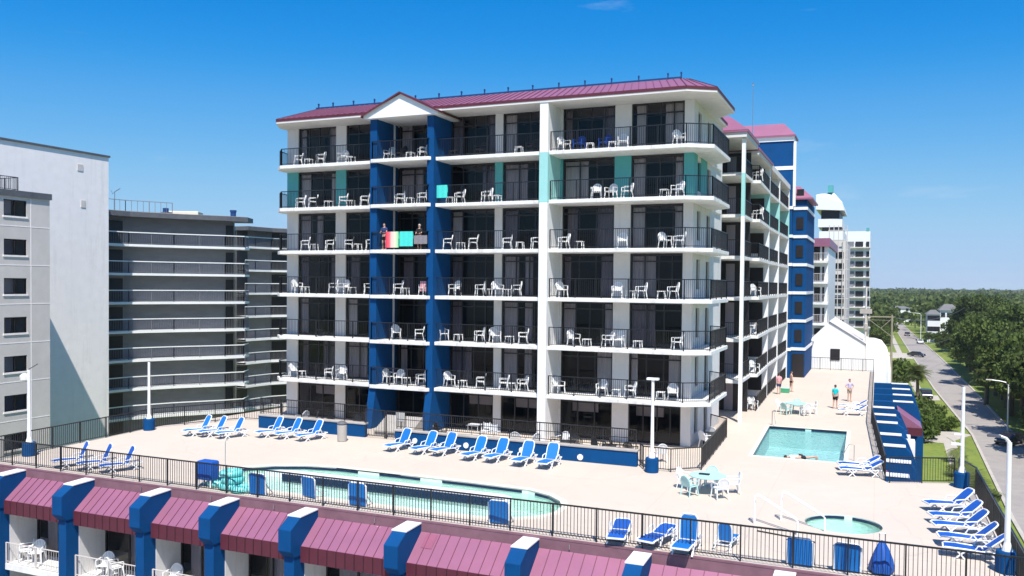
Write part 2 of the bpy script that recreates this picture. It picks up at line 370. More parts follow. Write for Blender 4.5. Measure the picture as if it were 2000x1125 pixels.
dk = flat(OUT, [POOL1, POOL2, TUB], 0)
n = len(OUT)
for i in range(n):
    a, b = OUT[i], OUT[(i+1) % n]
    dk.quad((*a,-.45),(*b,-.45),(*b,0),(*a,0))
struct('pool_deck', dk, M['deck'])
def basin(name, poly, depth, m, label=None):
    b = MB(); k = len(poly)
    for i in range(k):
        a, c = poly[i], poly[(i+1) % k]; b.quad((*a,-depth),(*c,-depth),(*c,0),(*a,0))
    b2 = flat(poly, [], -depth); b.add(b2.v, b2.f)
    return struct(name, b, m)
basin('pool_basin', POOL1, .95, M['tile']); basin('pool_basin', POOL2, 1.3, M['tile2']); basin('spa_basin', TUB, .8, M['tile'])
for P, z, nm in ((POOL1, -.17, 'pool_water'), (POOL2, -.13, 'pool_water'), (TUB, -.14, 'spa_water')):
    struct(nm, flat(P, [], z), M['water'])
# coping edge a hair proud of the deck, and a dark line painting the scupper shade, with skimmer gaps
def coping(poly, wd=.28, z0=-.05, z1=.03):
    cx = sum(p[0] for p in poly)/len(poly); cy = sum(p[1] for p in poly)/len(poly); b = MB(); k = len(poly)
    out = []
    for i in range(k):
        p, q, r = Vector(poly[i-1]), Vector(poly[i]), Vector(poly[(i+1) % k])
        t = ((r-q).normalized()+(q-p).normalized()).normalized(); nrm = Vector((t.y, -t.x))
        if nrm.dot(q-Vector((cx,cy))) < 0: nrm = -nrm
        out.append(q+nrm*wd)
    for i in range(k):
        j = (i+1) % k; a, c = poly[i], poly[j]; d, e = out[j], out[i]
        b.quad((*a,z1),(*c,z1),(d.x,d.y,z1),(e.x,e.y,z1)); b.quad((*a,z0),(*c,z0),(*c,z1),(*a,z1)); b.quad((e.x,e.y,0),(d.x,d.y,0),(d.x,d.y,z1),(e.x,e.y,z1))
    return b
for P in (POOL1, POOL2): struct('pool_coping', coping(P), M['cream'])
tl = MB()
def tline(poly, segs, dz0=-.15, dz1=-.035, inset=.03):
    for i, t0, t1 in segs:
        a, b = Vector(poly[i]), Vector(poly[(i+1) % len(poly)]); c = Vector((sum(p[0] for p in poly)/len(poly), sum(p[1] for p in poly)/len(poly)))
        p = a.lerp(b, t0); q = a.lerp(b, t1); d = (b-a).normalized(); nn = Vector((-d.y, d.x))
        if nn.dot(c-a) < 0: nn = -nn
        p += nn*inset; q += nn*inset
        tl.quad((p.x,p.y,dz0),(q.x,q.y,dz0),(q.x,q.y,dz1),(p.x,p.y,dz1))
tline(POOL1, [(0,.2,1),(1,0,1),(2,0,1),(3,0,1),(4,0,.35),(4,.68,1),(5,0,.3),(5,.62,1),(6,0,.9),(7,.35,1),(8,0,1),(9,0,1),(10,0,1),(11,0,1)])
tline(POOL2, [(2,0,.45),(2,.53,1),(3,.0,1)]); tline(TUB, [(i,0,1) for i in range(0,14) if i != 6])
struct('pool_tile_shade_line', tl, M['navytile_shade'])
isl = MB().prism([(-25.9,31.95),(-25.4,32.45),(-24.6,32.62),(-14.2,32.62),(-13.7,32.35),(-13.9,32.1),(-24.9,32.05)], -.9, .06)
struct('pool_island', isl, M['plastic'])
struct('pool_tile_shade_line', MB().box(-25.0,-13.9,32.0,32.045,-.35,.0), M['navytile_shade'])

# ================================================================== HOTEL TOWER
H = empty('hotel_tower', 'tall white hotel with purple metal roof, blue and teal bands and six rows of balconies', 'hotel', (-22,46.8,0))
HO = Vector((-22,46.8,0))
def hp(mb, name, m, parent=None, label=None, **k):
    mb.v = [(x+22, y-46.8, z) for x,y,z in mb.v]
    o = mb.build(name, m, parent or H, **k)
    if label: o['label'] = label
    return o
FZ = [0]+[2.62+2.72*i for i in range(6)]+[18.95]      # floor tops; the last is the roof soffit
WF = 46.8
PIERS = [(-36.2,-35.31),(-32.36,-31.58),(-24.42,-24.07),(-21.09,-20.59),(-17.45,-16.82),(-13.73,-12.78),(-9.83,-9.3)]
w1, w2 = MB(), MB()
for a, b in PIERS:
    hp(MB().box(a,b,WF,WF+.35,0,13.35), 'pier', M['white']); hp(MB().box(a,b,WF,WF+.35,16.1,18.95), 'pier', M['white']); hp(MB().box(a,b,WF-.004,WF+.35,13.35,16.1), 'pier', M['teal'], label='teal painted pier')
# west flank, back, east flank of the front block
w1.box(-36.2,-35.9,WF+.35,56,0,18.95)
w1.box(-36,-9.5,55.6,56,0,18.95)
for a, b in ((47.15,47.9),(48.9,50.75),(51.9,55.99)):
    w1.box(-9.6,-9.3,a,b,0,13.35); w1.box(-9.6,-9.3,a,b,16.1,18.95)
    (w2 if b < 54 else w1).box(-9.6,-9.3+(.003 if b < 54 else 0),a,b,13.35,16.1)
for k in range(7):
    z = FZ[k]; zt = FZ[k+1]-.3
    w1.box(-9.6,-9.305,47.9,48.9,z,z+.55); w1.box(-9.6,-9.305,47.9,48.9,z+2.2,zt+.3)
    w1.box(-9.6,-9.305,50.75,51.9,z+2.15,zt+.3)
hp(w1, 'wall', M['white']); hp(w2, 'wall', M['teal'], label='teal painted wall of the second row of balconies from the top')
# inner darkness: partitions and back of the rooms
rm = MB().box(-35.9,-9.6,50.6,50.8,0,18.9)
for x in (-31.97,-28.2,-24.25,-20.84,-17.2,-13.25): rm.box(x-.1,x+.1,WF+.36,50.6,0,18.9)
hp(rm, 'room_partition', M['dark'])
# balcony slabs
SLAB = [(-36.45,47.6),(-36.1,45.7),(-35.35,44.95),(-28.6,44.95),(-28.25,44.45),(-24.35,44.45),(-24.0,44.95),(-9.33,44.95),(-8.02,45.75),(-8.02,51.0),(-9.2,52.1),(-9.2,55.3),(-35.95,55.3)]
for k in range(1,7):
    hp(MB().prism(SLAB, FZ[k]-.21, FZ[k]), 'balcony_slab', M['slab'], bevel=.02)
# west and east blue walls, white fin
for x0, x1 in ((-28.40,-27.92),(-24.50,-24.05)):
    b = MB().xprism([(44.62,2.35),(WF+.3,2.35),(WF+.3,18.9),(44.62,18.9)], x0, x1)
    b.xprism([(44.62,2.35),(WF+.3,2.35),(WF+.3,0),(44.1,0)], x0, x1)
    hp(b, 'blue_fin_wall', M['blue'], bevel=.02)
hp(MB().box(-17.45,-16.95,44.7,WF-.01,0,13.35).box(-17.45,-16.95,44.7,WF-.01,16.1,18.95), 'fin_wall', M['plastic'], label='white fin wall running up the whole front', bevel=.02)
hp(MB().box(-17.452,-16.948,44.698,WF-.01,13.35,16.1), 'fin_wall', M['palet'], label='pale teal stretch of the fin wall')
hp(MB().box(-27.95,-27.83,46.55,46.65,2.6,18.9), 'drainpipe', M['white'])
# corner column
# windows
BAYS = [(-35.31,-32.36,0),(-31.58,-28.44,0),(-27.83,-24.52,1),(-24.07,-21.09,0),(-20.59,-17.45,0),(-16.82,-13.73,0),(-12.78,-9.83,0)]
def window(x0, x1, z0, z1, y, seed, ground=False):
    r = random.Random(seed); f = MB(); t = .07
    f.box(x0,x0+t,y,y+.09,z0,z1); f.box(x1-t,x1,y,y+.09,z0,z1); f.box(x0+t,x1-t,y,y+.09,z1-.12,z1); f.box(x0+t,x1-t,y,y+.09,z0,z0+.09)
    W = x1-x0; tz = z0+2.02
    f.box(x0+t,x1-t,y+.01,y+.08,tz,tz+.07)
    c = [.33,.66] if r.random() < .5 else [.28,.55,.8]
    for q in c: f.box(x0+W*q-.035,x0+W*q+.035,y+.012,y+.078,z0+.09,z1-.12)
    fo = hp(f, 'window', M['frame'])
    hp(MB().quad((x0+t,y+.045,z0+.09),(x1-t,y+.045,z0+.09),(x1-t,y+.045,z1-.1),(x0+t,y+.045,z1-.1)), 'glass', M['glass'], fo)
    if ground: return
    # drapes hang behind part of the glass
    segs = r.choice([[(0,.26)],[(0,.3),(.8,1)],[(0,.18),(.72,1)],[(.66,1)],[(0,.34),(.42,.62)],[(.05,.3),(.6,.98)],[(0,.5)]])
    cm = MB()
    for a, b in segs:
        xa, xb = x0+W*a+.08, x0+W*b-.08; n = max(4, int((xb-xa)/.06)); ps = []
        for i in range(n+1): ps.append((xa+(xb-xa)*i/n, y+.22+.035*math.sin(i*1.9)))
        for (p, q) in zip(ps[:-1], ps[1:]): cm.quad((*p,z0+.02),(*q,z0+.02),(*q,z1-.15),(*p,z1-.15))
    hp(cm, 'curtain', r.choice([M['curt'], M['curtb'], M['curtc'], M['curtb']]), fo)
for k in range(7):
    for bi, (a, b, bay) in enumerate(BAYS):
        y = WF+.08 + (.0 if not bay else .25)
        window(a, b, FZ[k]+.01, FZ[k+1]-.215 if k < 6 else 18.94, y, k*17+bi*5+3, k == 0)
    for (a, b, nm) in ((47.9,48.9,'side_window'),(50.75,51.9,'side_door')):
        z0 = FZ[k]+(.55 if nm == 'side_window' else .01); z1 = FZ[k]+(2.2 if nm == 'side_window' else 2.15)
        hp(MB().box(-9.5,-9.42,a,b,z0,z1), nm, M['frame'])
# lintel strip under each slab (dark header)
# railings
for k in range(1,7):
    z = FZ[k]
    for pts in ([(-36.3,47.0),(-36.0,45.8),(-35.3,45.05),(-28.5,45.05)], [(-28.5,45.05),(-28.2,44.55),(-24.4,44.55),(-24.1,45.05)], [(-24.1,45.05),(-17.5,45.05)], [(-16.9,45.05),(-9.36,45.05),(-8.12,45.82),(-8.12,50.95),(-9.2,52.0)]):
        hp(railing(MB(), pts, z, 1.06, .115, 1.5, .016, .045), 'railing', M['black'])
# roof
EA = [(-36.5,52),(-36.4,46.2),(-35.5,44.75),(-9.3,44.62),(-7.88,45.5),(-7.88,51.3),(-9.0,52.6),(-9.0,55.8)]
TP = [(-34.2,52),(-34.2,48.2),(-34.0,47.2),(-10.2,47.2),(-9.75,47.5),(-9.75,51),(-10.4,52.2),(-10.6,55.8)]
ZE, ZT = 19.0, 20.15
hp(MB().prism(EA, 18.86, 19.0), 'roof_soffit', M['white'])
rf = MB()
for i in range(len(EA)-1):
    a, b, c, d = EA[i], EA[i+1], TP[i+1], TP[i]; rf.quad((*a,ZE+.13),(*b,ZE+.13),(*c,ZT),(*d,ZT))
rf.prism(TP, ZT-.3, ZT)
ro = hp(rf, 'roof', M['purple'])
fa = MB()
for a, b in zip(EA[:-1], EA[1:]): fa.bar((a[0],a[1],19.06),(b[0],b[1],19.06),.05,.16)
hp(fa, 'fascia', M['maroon'], ro)
sm = MB()
def seams(mb, a, b, c, d, za, zb, step=.42, w=.03, h=.035):
    L = (Vector(b)-Vector(a)).length; n = int(L/step)
    for i in range(n+1):
        t = i/max(1,n); p = Vector(a).lerp(Vector(b), t); q = Vector(d).lerp(Vector(c), t)
        mb.bar((p.x,p.y,za+h*.5),(q.x,q.y,zb+h*.5),w,h)
for i in range(len(EA)-1): seams(sm, EA[i],EA[i+1],TP[i+1],TP[i],ZE+.13,ZT)
hp(sm, 'roof_seam', M['seam'], ro)
st = MB(); st.bar((-34.2,47.2,ZT+.06),(-10.1,47.2,ZT+.06),.09,.07); hp(st, 'ridge_cap', M['navy'], ro)
for px in (622,650,690,731,811,857,901,946,992,1040,1091,1142,1194,1247,1304,1330):
    p = at(px,170,1,47.2); hp(MB().box(p.x-.03,p.x+.03,47.2,47.28,ZT,ZT+.36).box(p.x-.045,p.x+.045,47.18,47.3,ZT+.28,ZT+.32), 'roof_vent', M['navy'], ro)
# gable over the blue bay
gx0, gx1, gxm, gz = -28.75, -23.5, -26.1, 20.05
hp(MB().yprism([(gx0+.1,18.62),(gx1-.1,18.62),(gx1-.1,18.86),(gxm,gz-.12),(gx0+.1,18.86)],44.25,47.5), 'gable', M['plastic'])
g = MB()
for xe in (gx0,gx1):
    g.quad((xe,44.1,18.8),(gxm,44.1,gz),(gxm,48.4,gz),(xe,48.4,18.8)); g.quad((xe,44.1,18.68),(gxm,44.1,gz-.12),(gxm,44.1,gz),(xe,44.1,18.8)); g.quad((xe,44.1,18.68),(xe,44.1,18.8),(xe,48,18.8),(xe,48,18.68))
hp(g, 'gable_roof', M['maroon'])
# ---- east wing of the same hotel
FX = -7.95
wg = MB(); tw = MB()
for y0, y1, x0, x1 in ((56.5,56.8,FX-.22,FX),(70.1,70.45,-10,FX),(77.5,77.8,-10,FX),(86.1,86.4,-10,FX)):
    hp(MB().box(x0,x1,y0,y1,0,13.3), 'wing_pier', M['plastic']); hp(MB().box(x0,x1,y0,y1,16.05,18.2), 'wing_pier', M['plastic']); hp(MB().box(x0-.002,x1+.002,y0-.002,y1+.002,13.3,16.05), 'wing_pier', M['palet'], label='pale teal stretch of a wing pier')
wg.box(-14,-10.4,55.99,86.4,0,18.2)
hp(wg, 'wing_wall', M['white'])
WB = [(57.5,61.9,-8.15),(62.0,70.1,-7.7),(70.45,77.5,FX-.02),(77.8,86.1,FX-.02)]
for k in range(1,7):
    for (a, b, x) in WB:
        if x == -7.7: poly = [(-10.4,a),(-8.6,a),(-7.7,a+.3),(-7.9,b),(-10.4,b)]
        else: poly = [(-10.4,a),(x,a),(x,b),(-10.4,b)]
        hp(MB().prism(poly, FZ[k]-.21, FZ[k]), 'balcony_slab', M['slab'])
for k in range(0,7):
    z = FZ[k]
    r_ = MB()
    if k: railing(r_, [(-10.3,57.6),(-8.25,57.6),(-8.25,61.9)], z, 1.05, .13, 1.5)
    railing(r_, [(-8.65,62.12),(-7.8,62.4),(-7.98,70.1)], z, 1.05, .13, 1.5)
    railing(r_, [(-8.05,70.5),(-8.05,77.5)], z, 1.05, .13, 1.5); railing(r_, [(-8.05,77.8),(-8.05,86.1)], z, 1.05, .13, 1.5)
    hp(r_, 'wing_railing', M['black'])
    zt = (FZ[k+1]-.22) if k < 6 else 18.1
    d = MB()
    for (a, b) in ((56.1,57.4),(57.6,61.7),(62.3,69.9),(70.8,73.9),(74.2,77.3),(78.1,81.8),(82.2,85.9)):
        d.box(-10.38,-10.3,a,b,z+.02,zt)
    d.box(-9.75,-8.35,69.98,70.08,z+.6,z+2.2)
    d.box(-10.3,-8.3,61.75,61.85,z+.02,zt)
    hp(d, 'wing_glazing', M['frame'])
    cm = MB()
    for (a, b) in ((56.3,56.9),(58.3,59.5),(63.5,64.8),(67,68.2),(71.2,72),(79,80)):
        n = 10
        for i in range(n):
            y0 = a+(b-a)*i/n; y1 = a+(b-a)*(i+1)/n; xo = -10.24+.03*math.sin(i*1.9); xo2 = -10.24+.03*math.sin((i+1)*1.9)
            cm.quad((xo,y0,z+.05),(xo2,y1,z+.05),(xo2,y1,zt-.2),(xo,y0,zt-.2))
    hp(cm, 'wing_curtain', M['curtb'])
    hp(MB().box(-9.9,-9.3,61.70,61.74,z+.05,zt-.2), 'wing_curtain', M['curtb'])
wr = MB()
def hip(mb, x0, x1, y0, y1, z0, z1, ins, th=.14):
    mb.add([(x0,y0,z0),(x1,y0,z0),(x1,y1,z0),(x0,y1,z0),(x0+ins,y0+ins,z1),(x1-ins,y0+ins,z1),(x1-ins,y1-ins,z1),(x0+ins,y1-ins,z1)], [(0,1,5,4),(1,2,6,5),(2,3,7,6),(3,0,4,7),(4,5,6,7),(0,3,2,1)])
    mb.box(x0+.01,x1-.01,y0+.01,y1-.01,z0-th,z0-.002)
hip(wr,-13,-7.75,56.2,61.9,18.75,19.9,1.4); hip(wr,-14,-7.7,62.0,70.3,18.4,19.3,1.4); 
o = hp(wr, 'wing_roof', M['purple'])
hp(MB().box(-12.9,-7.85,56.3,61.8,18.3,18.6).box(-13.9,-7.8,62.1,70.2,18.0,18.25).box(-13.9,-7.9,70.4,86.3,18.05,18.5), 'wing_soffit', M['white'])
# blue stair tower at the end of the wing
bt = MB().box(-16,-7.72,86.5,88.4,2,23.2).box(-16,-6.45,87.6,98,0,17.3).box(-8.3,-7.72,86.5,88,0,2)
hp(bt, 'stair_tower', M['blue'])
bands = MB().box(-16.1,-7.62,86.4,88.5,22.75,23.25).box(-16.05,-7.66,86.44,88.45,20.0,20.35)
for k in range(1,7):
    z = FZ[k]
    bands.box(-8.3,-7.64,86.42,87.5,z,z+.28); bands.box(-7.7,-6.37,87.52,98,z,z+.28)
hp(bands, 'tower_band', M['plastic'])
hp(MB().box(-7.7,-7.45,86.6,87.0,16.5,22.7), 'corner_trim', M['plastic'])
for k in range(1,7):
    z = FZ[k]+.85
    hp(MB().box(-7.4,-6.75,87.53,87.59,z,z+1.15), 'tower_window', M['frame'])
    
tr = MB(); hip(tr,-16.3,-7.5,86.2,89.6,23.3,24.6,1.2); hp(tr, 'tower_roof', M['purple'])
tr = MB(); hip(tr,-9.5,-5.9,87.3,95,17.35,18.6,1.3); hp(tr, 'tower_roof', M['purple'])
hp(MB().box(-7.6,-6.5,87.5,87.58,0,2.3), 'tower_doorway', M['frame'])

# aerial on the wing roof
a_ = tag(MB().tube([(-10,75,18.5),(-10,75,25.7)],.035,6).lathe([(.02,25.7),(.1,25.75),(.1,25.9),(.02,25.95)],-10,75,8).build('aerial', M['chrome']), 'thin tall aerial mast rising from the roof of the hotel wing', 'aerial')

# ================================================================== BALCONY CHAIRS AND TABLES
def make_chair(m, name='plastic_chair'):
    t = empty(name, 'chair', 'chair')
    MB().xprism([(-.23,.41),(.22,.39),(.22,.43),(-.2,.45),(-.25,.43)],-.23,.23).build('seat', m, t, bevel=.01)
    b = MB(); N = 14; pts = []
    for i in range(N+1):
        a = math.pi*i/N; pts.append((-.25*math.cos(a), .25+.05*0, .60+.27*math.sin(a)))
    pr = [(-.23,.22,.40)]+[(x, .22+(z-.4)*.22, z) for x,_,z in pts]+[(.23,.22,.40)]
    for p, q in zip(pr[:-1], pr[1:]): b.bar(p, q, .045, .03)
    for i in range(-3,4):
        x = i*.062; zt = .60+.26*math.sqrt(max(0,1-(x/.25)**2)); b.bar((x*.85,.22,.42),(x,.22+(zt-.4)*.22,zt),.045,.018)
    b.build('backrest', m, t)
    for s in (-1,1):
        MB().bar((s*.26,-.22,.64),(s*.26,.26,.66),.055,.03).bar((s*.26,-.22,.64),(s*.25,-.22,.43),.05,.03).build('armrest', m, t)
        MB().tube([(s*.23,-.2,.43),(s*.27,-.25,0)],.035,5,.022).build('leg', m, t)
        MB().tube([(s*.23,.2,.43),(s*.26,.28,0)],.035,5,.022).build('leg', m, t)
    return t
def make_table(m):
    t = empty('side_table', 'table', 'side table')
    MB().box(-.22,.22,-.22,.22,.40,.44).build('tabletop', m, t, bevel=.02)
    for sx in (-1,1):
        for sy in (-1,1): MB().tube([(sx*.17,sy*.17,.4),(sx*.2,sy*.2,0)],.03,5,.02).build('leg', m, t)
    return t
chair_w = placer(make_chair(M['plastic'])); chair_b = placer(make_chair(M['blueplastic'])); chair_t = placer(make_chair(M['tealplastic']))
chair_d = placer(make_chair(M['black']))
table_w = placer(make_table(M['plastic'])); table_d = placer(make_table(M['black']))
ROW = {6:'top balcony row', 5:'teal balcony row', 4:'balcony row with towels', 3:'fourth balcony row down', 2:'second lowest balcony row', 1:'lowest balcony row'}
# pixel column of each piece, code: c chair facing left, r facing right, f facing out, b blue, t table, d dark table, k dark chair, p pink-draped
FURN = {
 6: [(581,'c'),(602,'t'),(625,'c'),(669,'f'),(684,'t'),(759,'f'),(782,'k'),(800,'t'),(823,'c'),(883,'d'),(935,'k'),(1011,'t'),(1037,'k'),(1099,'r'),(1128,'b'),(1150,'t'),(1178,'b'),(1194,'t'),(1214,'f'),(1323,'r')],
 5: [(586,'c'),(610,'c'),(641,'t'),(669,'c'),(684,'t'),(711,'c'),(779,'c'),(800,'t'),(823,'c'),(878,'t'),(896,'c'),(949,'c'),(969,'t'),(1163,'f'),(1191,'f'),(1222,'c'),(1295,'t'),(1320,'c')],
 4: [(595,'c'),(613,'t'),(644,'c'),(680,'c'),(698,'t'),(722,'c'),(873,'c'),(899,'t'),(923,'c'),(989,'c'),(1015,'t'),(1046,'c'),(1100,'c'),(1131,'t'),(1215,'f'),(1298,'r'),(1325,'c')],
 3: [(580,'r'),(596,'t'),(650,'c'),(671,'f'),(687,'t'),(719,'c'),(777,'c'),(791,'t'),(888,'f'),(938,'c'),(953,'t'),(972,'r'),(990,'t'),(1008,'c'),(1097,'r'),(1206,'f'),(1231,'t'),(1252,'c'),(1292,'t'),(1314,'c')],
 2: [(625,'d'),(774,'r'),(819,'c'),(866,'r'),(896,'t'),(937,'c'),(968,'r'),(996,'t'),(1022,'c'),(1122,'r'),(1147,'t'),(1188,'c'),(1210,'f'),(1247,'t'),(1324,'c')],
 1: [(574,'r'),(590,'t'),(643,'c'),(668,'f'),(760,'r'),(781,'f'),(795,'t'),(823,'c'),(879,'r'),(905,'t'),(940,'c'),(985,'c'),(1000,'t'),(1022,'c'),(1093,'r'),(1178,'f'),(1206,'t'),(1233,'c'),(1293,'t'),(1317,'f')],
}
def section(px): return 'left bay' if px < 727 else 'blue bay' if px < 850 else 'bay left of the white fin' if px < 1060 else 'right corner bay'
ANG = {'c': -55, 'r': 50, 'f': 0, 'b': -15, 'k': -20}
rr = random.Random(3)
for k, items in FURN.items():
    cnt = {}
    for px, c in items:
        y = 45.75 + rr.uniform(-.12,.12) - (.35 if 727 < px < 850 else 0)
        p = at(px, 560, 1, y); s = section(px); loc = (p.x, y, FZ[k]); kind = 'table' if c in 'td' else 'chair'
        nth = cnt.get((s,kind),0); cnt[(s,kind)] = nth+1
        total = sum(1 for q,cc in items if section(q) == s and (('table' if cc in 'td' else 'chair') == kind))
        which = '' if total == 1 else ', %s from left' % ORD[nth]
        if c == 't': table_w(loc, rr.uniform(-.2,.2), 'white side table, %s, %s%s' % (s, ROW[k].split(',')[0], which), 'small tables on the hotel balconies')
        elif c == 'd': table_d(loc, .1, 'dark side table, %s, %s%s' % (s, ROW[k].split(',')[0], which), 'small tables on the hotel balconies')
        else:
            pl = {'b': chair_b, 'k': chair_d}.get(c, chair_w); col = {'b': 'blue', 'k': 'dark'}.get(c, 'white')
            pl(loc, R(ANG[c]+rr.uniform(-14,14)), '%s armchair, %s, %s%s' % (col, s, ROW[k].split(',')[0], which), 'plastic armchairs on the hotel balconies', scale=(1.03,)*3)
# wing balconies
for i, (px, k, c) in enumerate([(1476,6,'c'),(1478,5,'c'),(1462,5,'t'),(1476,3,'r'),(1459,2,'t'),(1470,2,'c'),(1476,1,'r'),(1474,0,'r'),(1466,0,'c')]):
    y = 62.9; p = at(px,560,1,y); loc = (p.x,y,FZ[k]); row = 'poolside ground floor' if k == 0 else ROW[k].split(',')[0]
    if c == 't': table_w(loc,0,'small white table on the angled balcony of the east wing, %s' % row,'small tables on the hotel balconies')
    else: chair_w(loc,R(ANG[c]),'white chair on the angled balcony of the east wing, %s%s' % (row, ' (the right one)' if i == 7 else ' (the left one)' if i == 8 else ''),'chairs on the east wing balconies')

# towels on the rails
def towel(name, x0, x1, y, ztop, drop, m, label, fold=.14):
    mb = MB(); n = 14
    prof = lambda x: .012*math.sin(x*19)
    for i in range(n):
        a = x0+(x1-x0)*i/n; b = x0+(x1-x0)*(i+1)/n
        for (p, q) in (((y-.04,ztop-drop),(y-.035,ztop)),((y-.035,ztop),(y+.035,ztop+.01)),((y+.035,ztop+.01),(y+.05,ztop-fold*3))):
            mb.quad((a,p[0]+prof(a),p[1]),(b,p[0]+prof(b),p[1]),(b,q[0]+prof(b)*.3,q[1]),(a,q[0]+prof(a)*.3,q[1]))
    o = mb.build(name, m); s = o.modifiers.new('t','SOLIDIFY'); s.thickness = .012
    return tag(o, label, 'towel', 'towels hung on the balcony rails')
zr = FZ[4]+1.07
xa = [at(q,470,1,44.5).x for q in (753,778,780,806,808,834)]
towel('beach_towel', xa[0], xa[1], 44.55, zr, .95, M['towelr'], 'red to green rainbow beach towel hung over the balcony rail')
towel('beach_towel', xa[2], xa[3], 44.55, zr, .88, M['towelt'], 'aqua beach towel hung on the rail beside the rainbow towel')
towel('beach_towel', xa[4], xa[5], 44.55, zr-.25, .5, M['towelg'], 'grey towel hung low on the rail beneath the white sun hat')
q0, q1 = at(849,385,1,45).x, at(873,385,1,45).x
towel('beach_towel', q0, q1, 45.05, FZ[5]+1.07, .75, M['towelt'], 'bright turquoise towel on the rail beside the right blue fin wall')
p = at(827,570,1,45.5); towel('beach_towel', p.x-.22, p.x+.22, 45.5, FZ[3]+.85, .6, M['shirtpink'], 'pink and white towel draped in the blue bay, fourth row from the top')
chair_w((p.x,45.62,FZ[3]),R(-30),'white plastic armchair holding the pink towel in the blue bay','plastic armchairs on the hotel balconies')

# ================================================================== PATIO WALL, FENCES
def bluewall(name, x0, x1, y, label):
    t = empty(name, label, 'wall', (x0,y,0), 0, 'blue patio walls in front of the hotel')
    MB().box(0,x1-x0,0,.3,0,.72).build('wall', M['blue'], t, bevel=.02)
    MB().box(-.04,x1-x0+.04,-.05,.36,.72,.82).build('coping', M['concrete'], t, bevel=.02)
    return t
bw1 = bluewall('patio_wall', -24.1, -10.6, 40.5, 'long blue patio wall with concrete coping behind the seven loungers')
bw2 = bluewall('patio_wall', -34.2, -26.7, 41.55, 'shorter blue patio wall behind the three loungers left of the gate')
for wl, x0, y, pxs in ((bw1,-24.1,40.5,((810,861),(910,870),(1019,879),(1133,893))),(bw2,-34.2,41.55,((553,838),))):
    for q in pxs:
        p = at(*q,1,y-.03); mb = MB(); n = 16
        mb.tube([(p.x-x0,-.05,p.z),(p.x-x0,0.0,p.z)],.15,16); mb.build('wall_light', M['plastic'], wl)
def fence(name, pts, z, label, h=1.1, step=.125, post=1.7, group=None, m='black', sub=None):
    x0, y0 = pts[0]
    t = empty(name, label, 'fence', (x0,y0,z), 0, group)
    loc = [(x-x0,y-y0) for x,y in pts]
    railing(MB(), loc, 0, h, step, post, .018, .05, .12, posts=False, sub=sub).build('picket_panel', M[m], t)
    seen = set()
    for (ax,ay),(bx,by) in zip(loc[:-1], loc[1:]):
        L = math.hypot(bx-ax,by-ay); k = max(1, round(L/post))
        for i in range(k+1):
            x = ax+(bx-ax)*i/k; y = ay+(by-ay)*i/k; key = (round(x,2),round(y,2))
            if key in seen: continue
            seen.add(key); MB().box(x-.023,x+.023,y-.023,y+.023,0,h+.03).build('post', M[m], t)
    return t
G = 'black railings round the pool deck'
fence('deck_fence', [(-39.15,28.05),(4.1,28.05)], 0, 'long black picket fence along the near edge of the pool deck, above the purple roofs', 1.15, .125, 1.62, G)
fence('deck_fence', [(-39.15,28.1),(-39.7,38.7),(-37.0,43.6),(-34.2,43.8)], 0, 'black picket fence along the left edge of the pool deck facing the grey building', 1.15, .125, 1.8, G)
fence('deck_fence', [(4.05,28.1),(3.98,41.4),(3.5,43.35)], 0, 'black picket fence on the right edge beside the five loungers', 1.15, .125, 1.8, G)
fence('deck_fence', [(.62,42.2),(3.3,43.3)], 0, 'short black fence across the corner by the tall lamp pole', 1.15, .12, 1.4, G)
fence('deck_fence', [(.45,42.6),(-.25,60),(-.28,96.6)], 0, 'black fence running down the street side of the deck towards the white gable', 1.15, .13, 2.2, G)
fence('patio_fence', [(-24.1,40.72),(-10.7,40.72)], .82, 'black fence standing on the long blue patio wall', .95, .12, 1.6, 'black fences of the hotel patio', sub=.42)
fence('patio_fence', [(-34.2,41.77),(-26.7,41.77)], .82, 'black fence standing on the shorter blue patio wall', .95, .12, 1.6, 'black fences of the hotel patio', sub=.42)
fence('patio_fence', [(-10.5,40.75),(-10.2,40.2),(-8.85,40.1),(-7.62,41.2),(-7.95,50.7),(-9.1,52)], 0, 'black fence round the corner patio with the white chair inside', 1.1, .12, 1.3, 'black fences of the hotel patio')
gt = empty('gate', 'dark metal gate in the gap between the two blue patio walls', 'gate', (-26.7,41.6,0))
railing(MB(), [(0,0),(1.3,.0)], .05, 1.55, .11, 1.3, .018, .05, .1).build('gate_leaf', M['black'], gt)
railing(MB(), [(1.4,0),(2.6,.0)], .05, 1.55, .11, 1.3, .018, .05, .1).build('gate_leaf', M['black'], gt)
sg = empty('notice_board', 'white notice sign fixed to the fence beside the blue fin wall', 'sign', (-24.6,42.0,0))
MB().box(-.03,.03,0,.05,0,1.35).build('post', M['black'], sg); MB().box(-.3,.3,-.04,-.01,1.0,1.5).build('panel', M['plastic'], sg)
# sloping ramp wall behind the gate
rw = MB().xprism([(42.4,0),(43.8,0),(43.8,1.0),(42.4,.3)],-26.6,-24.2); tag(rw.build('ramp_wall', M['concrete']), 'low sloping concrete ramp wall behind the dark gate', 'wall')
bn = empty('litter_bin', 'tall grey litter bin in front of the shorter blue patio wall', 'bin', (*gnd(668,862).xy,0))
MB().lathe([(.24,0),(.26,.05),(.27,.85),(.28,.87),(.22,.95)],0,0,14).build('bin_body', M['concrete'], bn); MB().lathe([(.27,.95),(.29,1.0),(.15,1.12),(.02,1.14)],0,0,14).build('lid', M['coping'], bn)

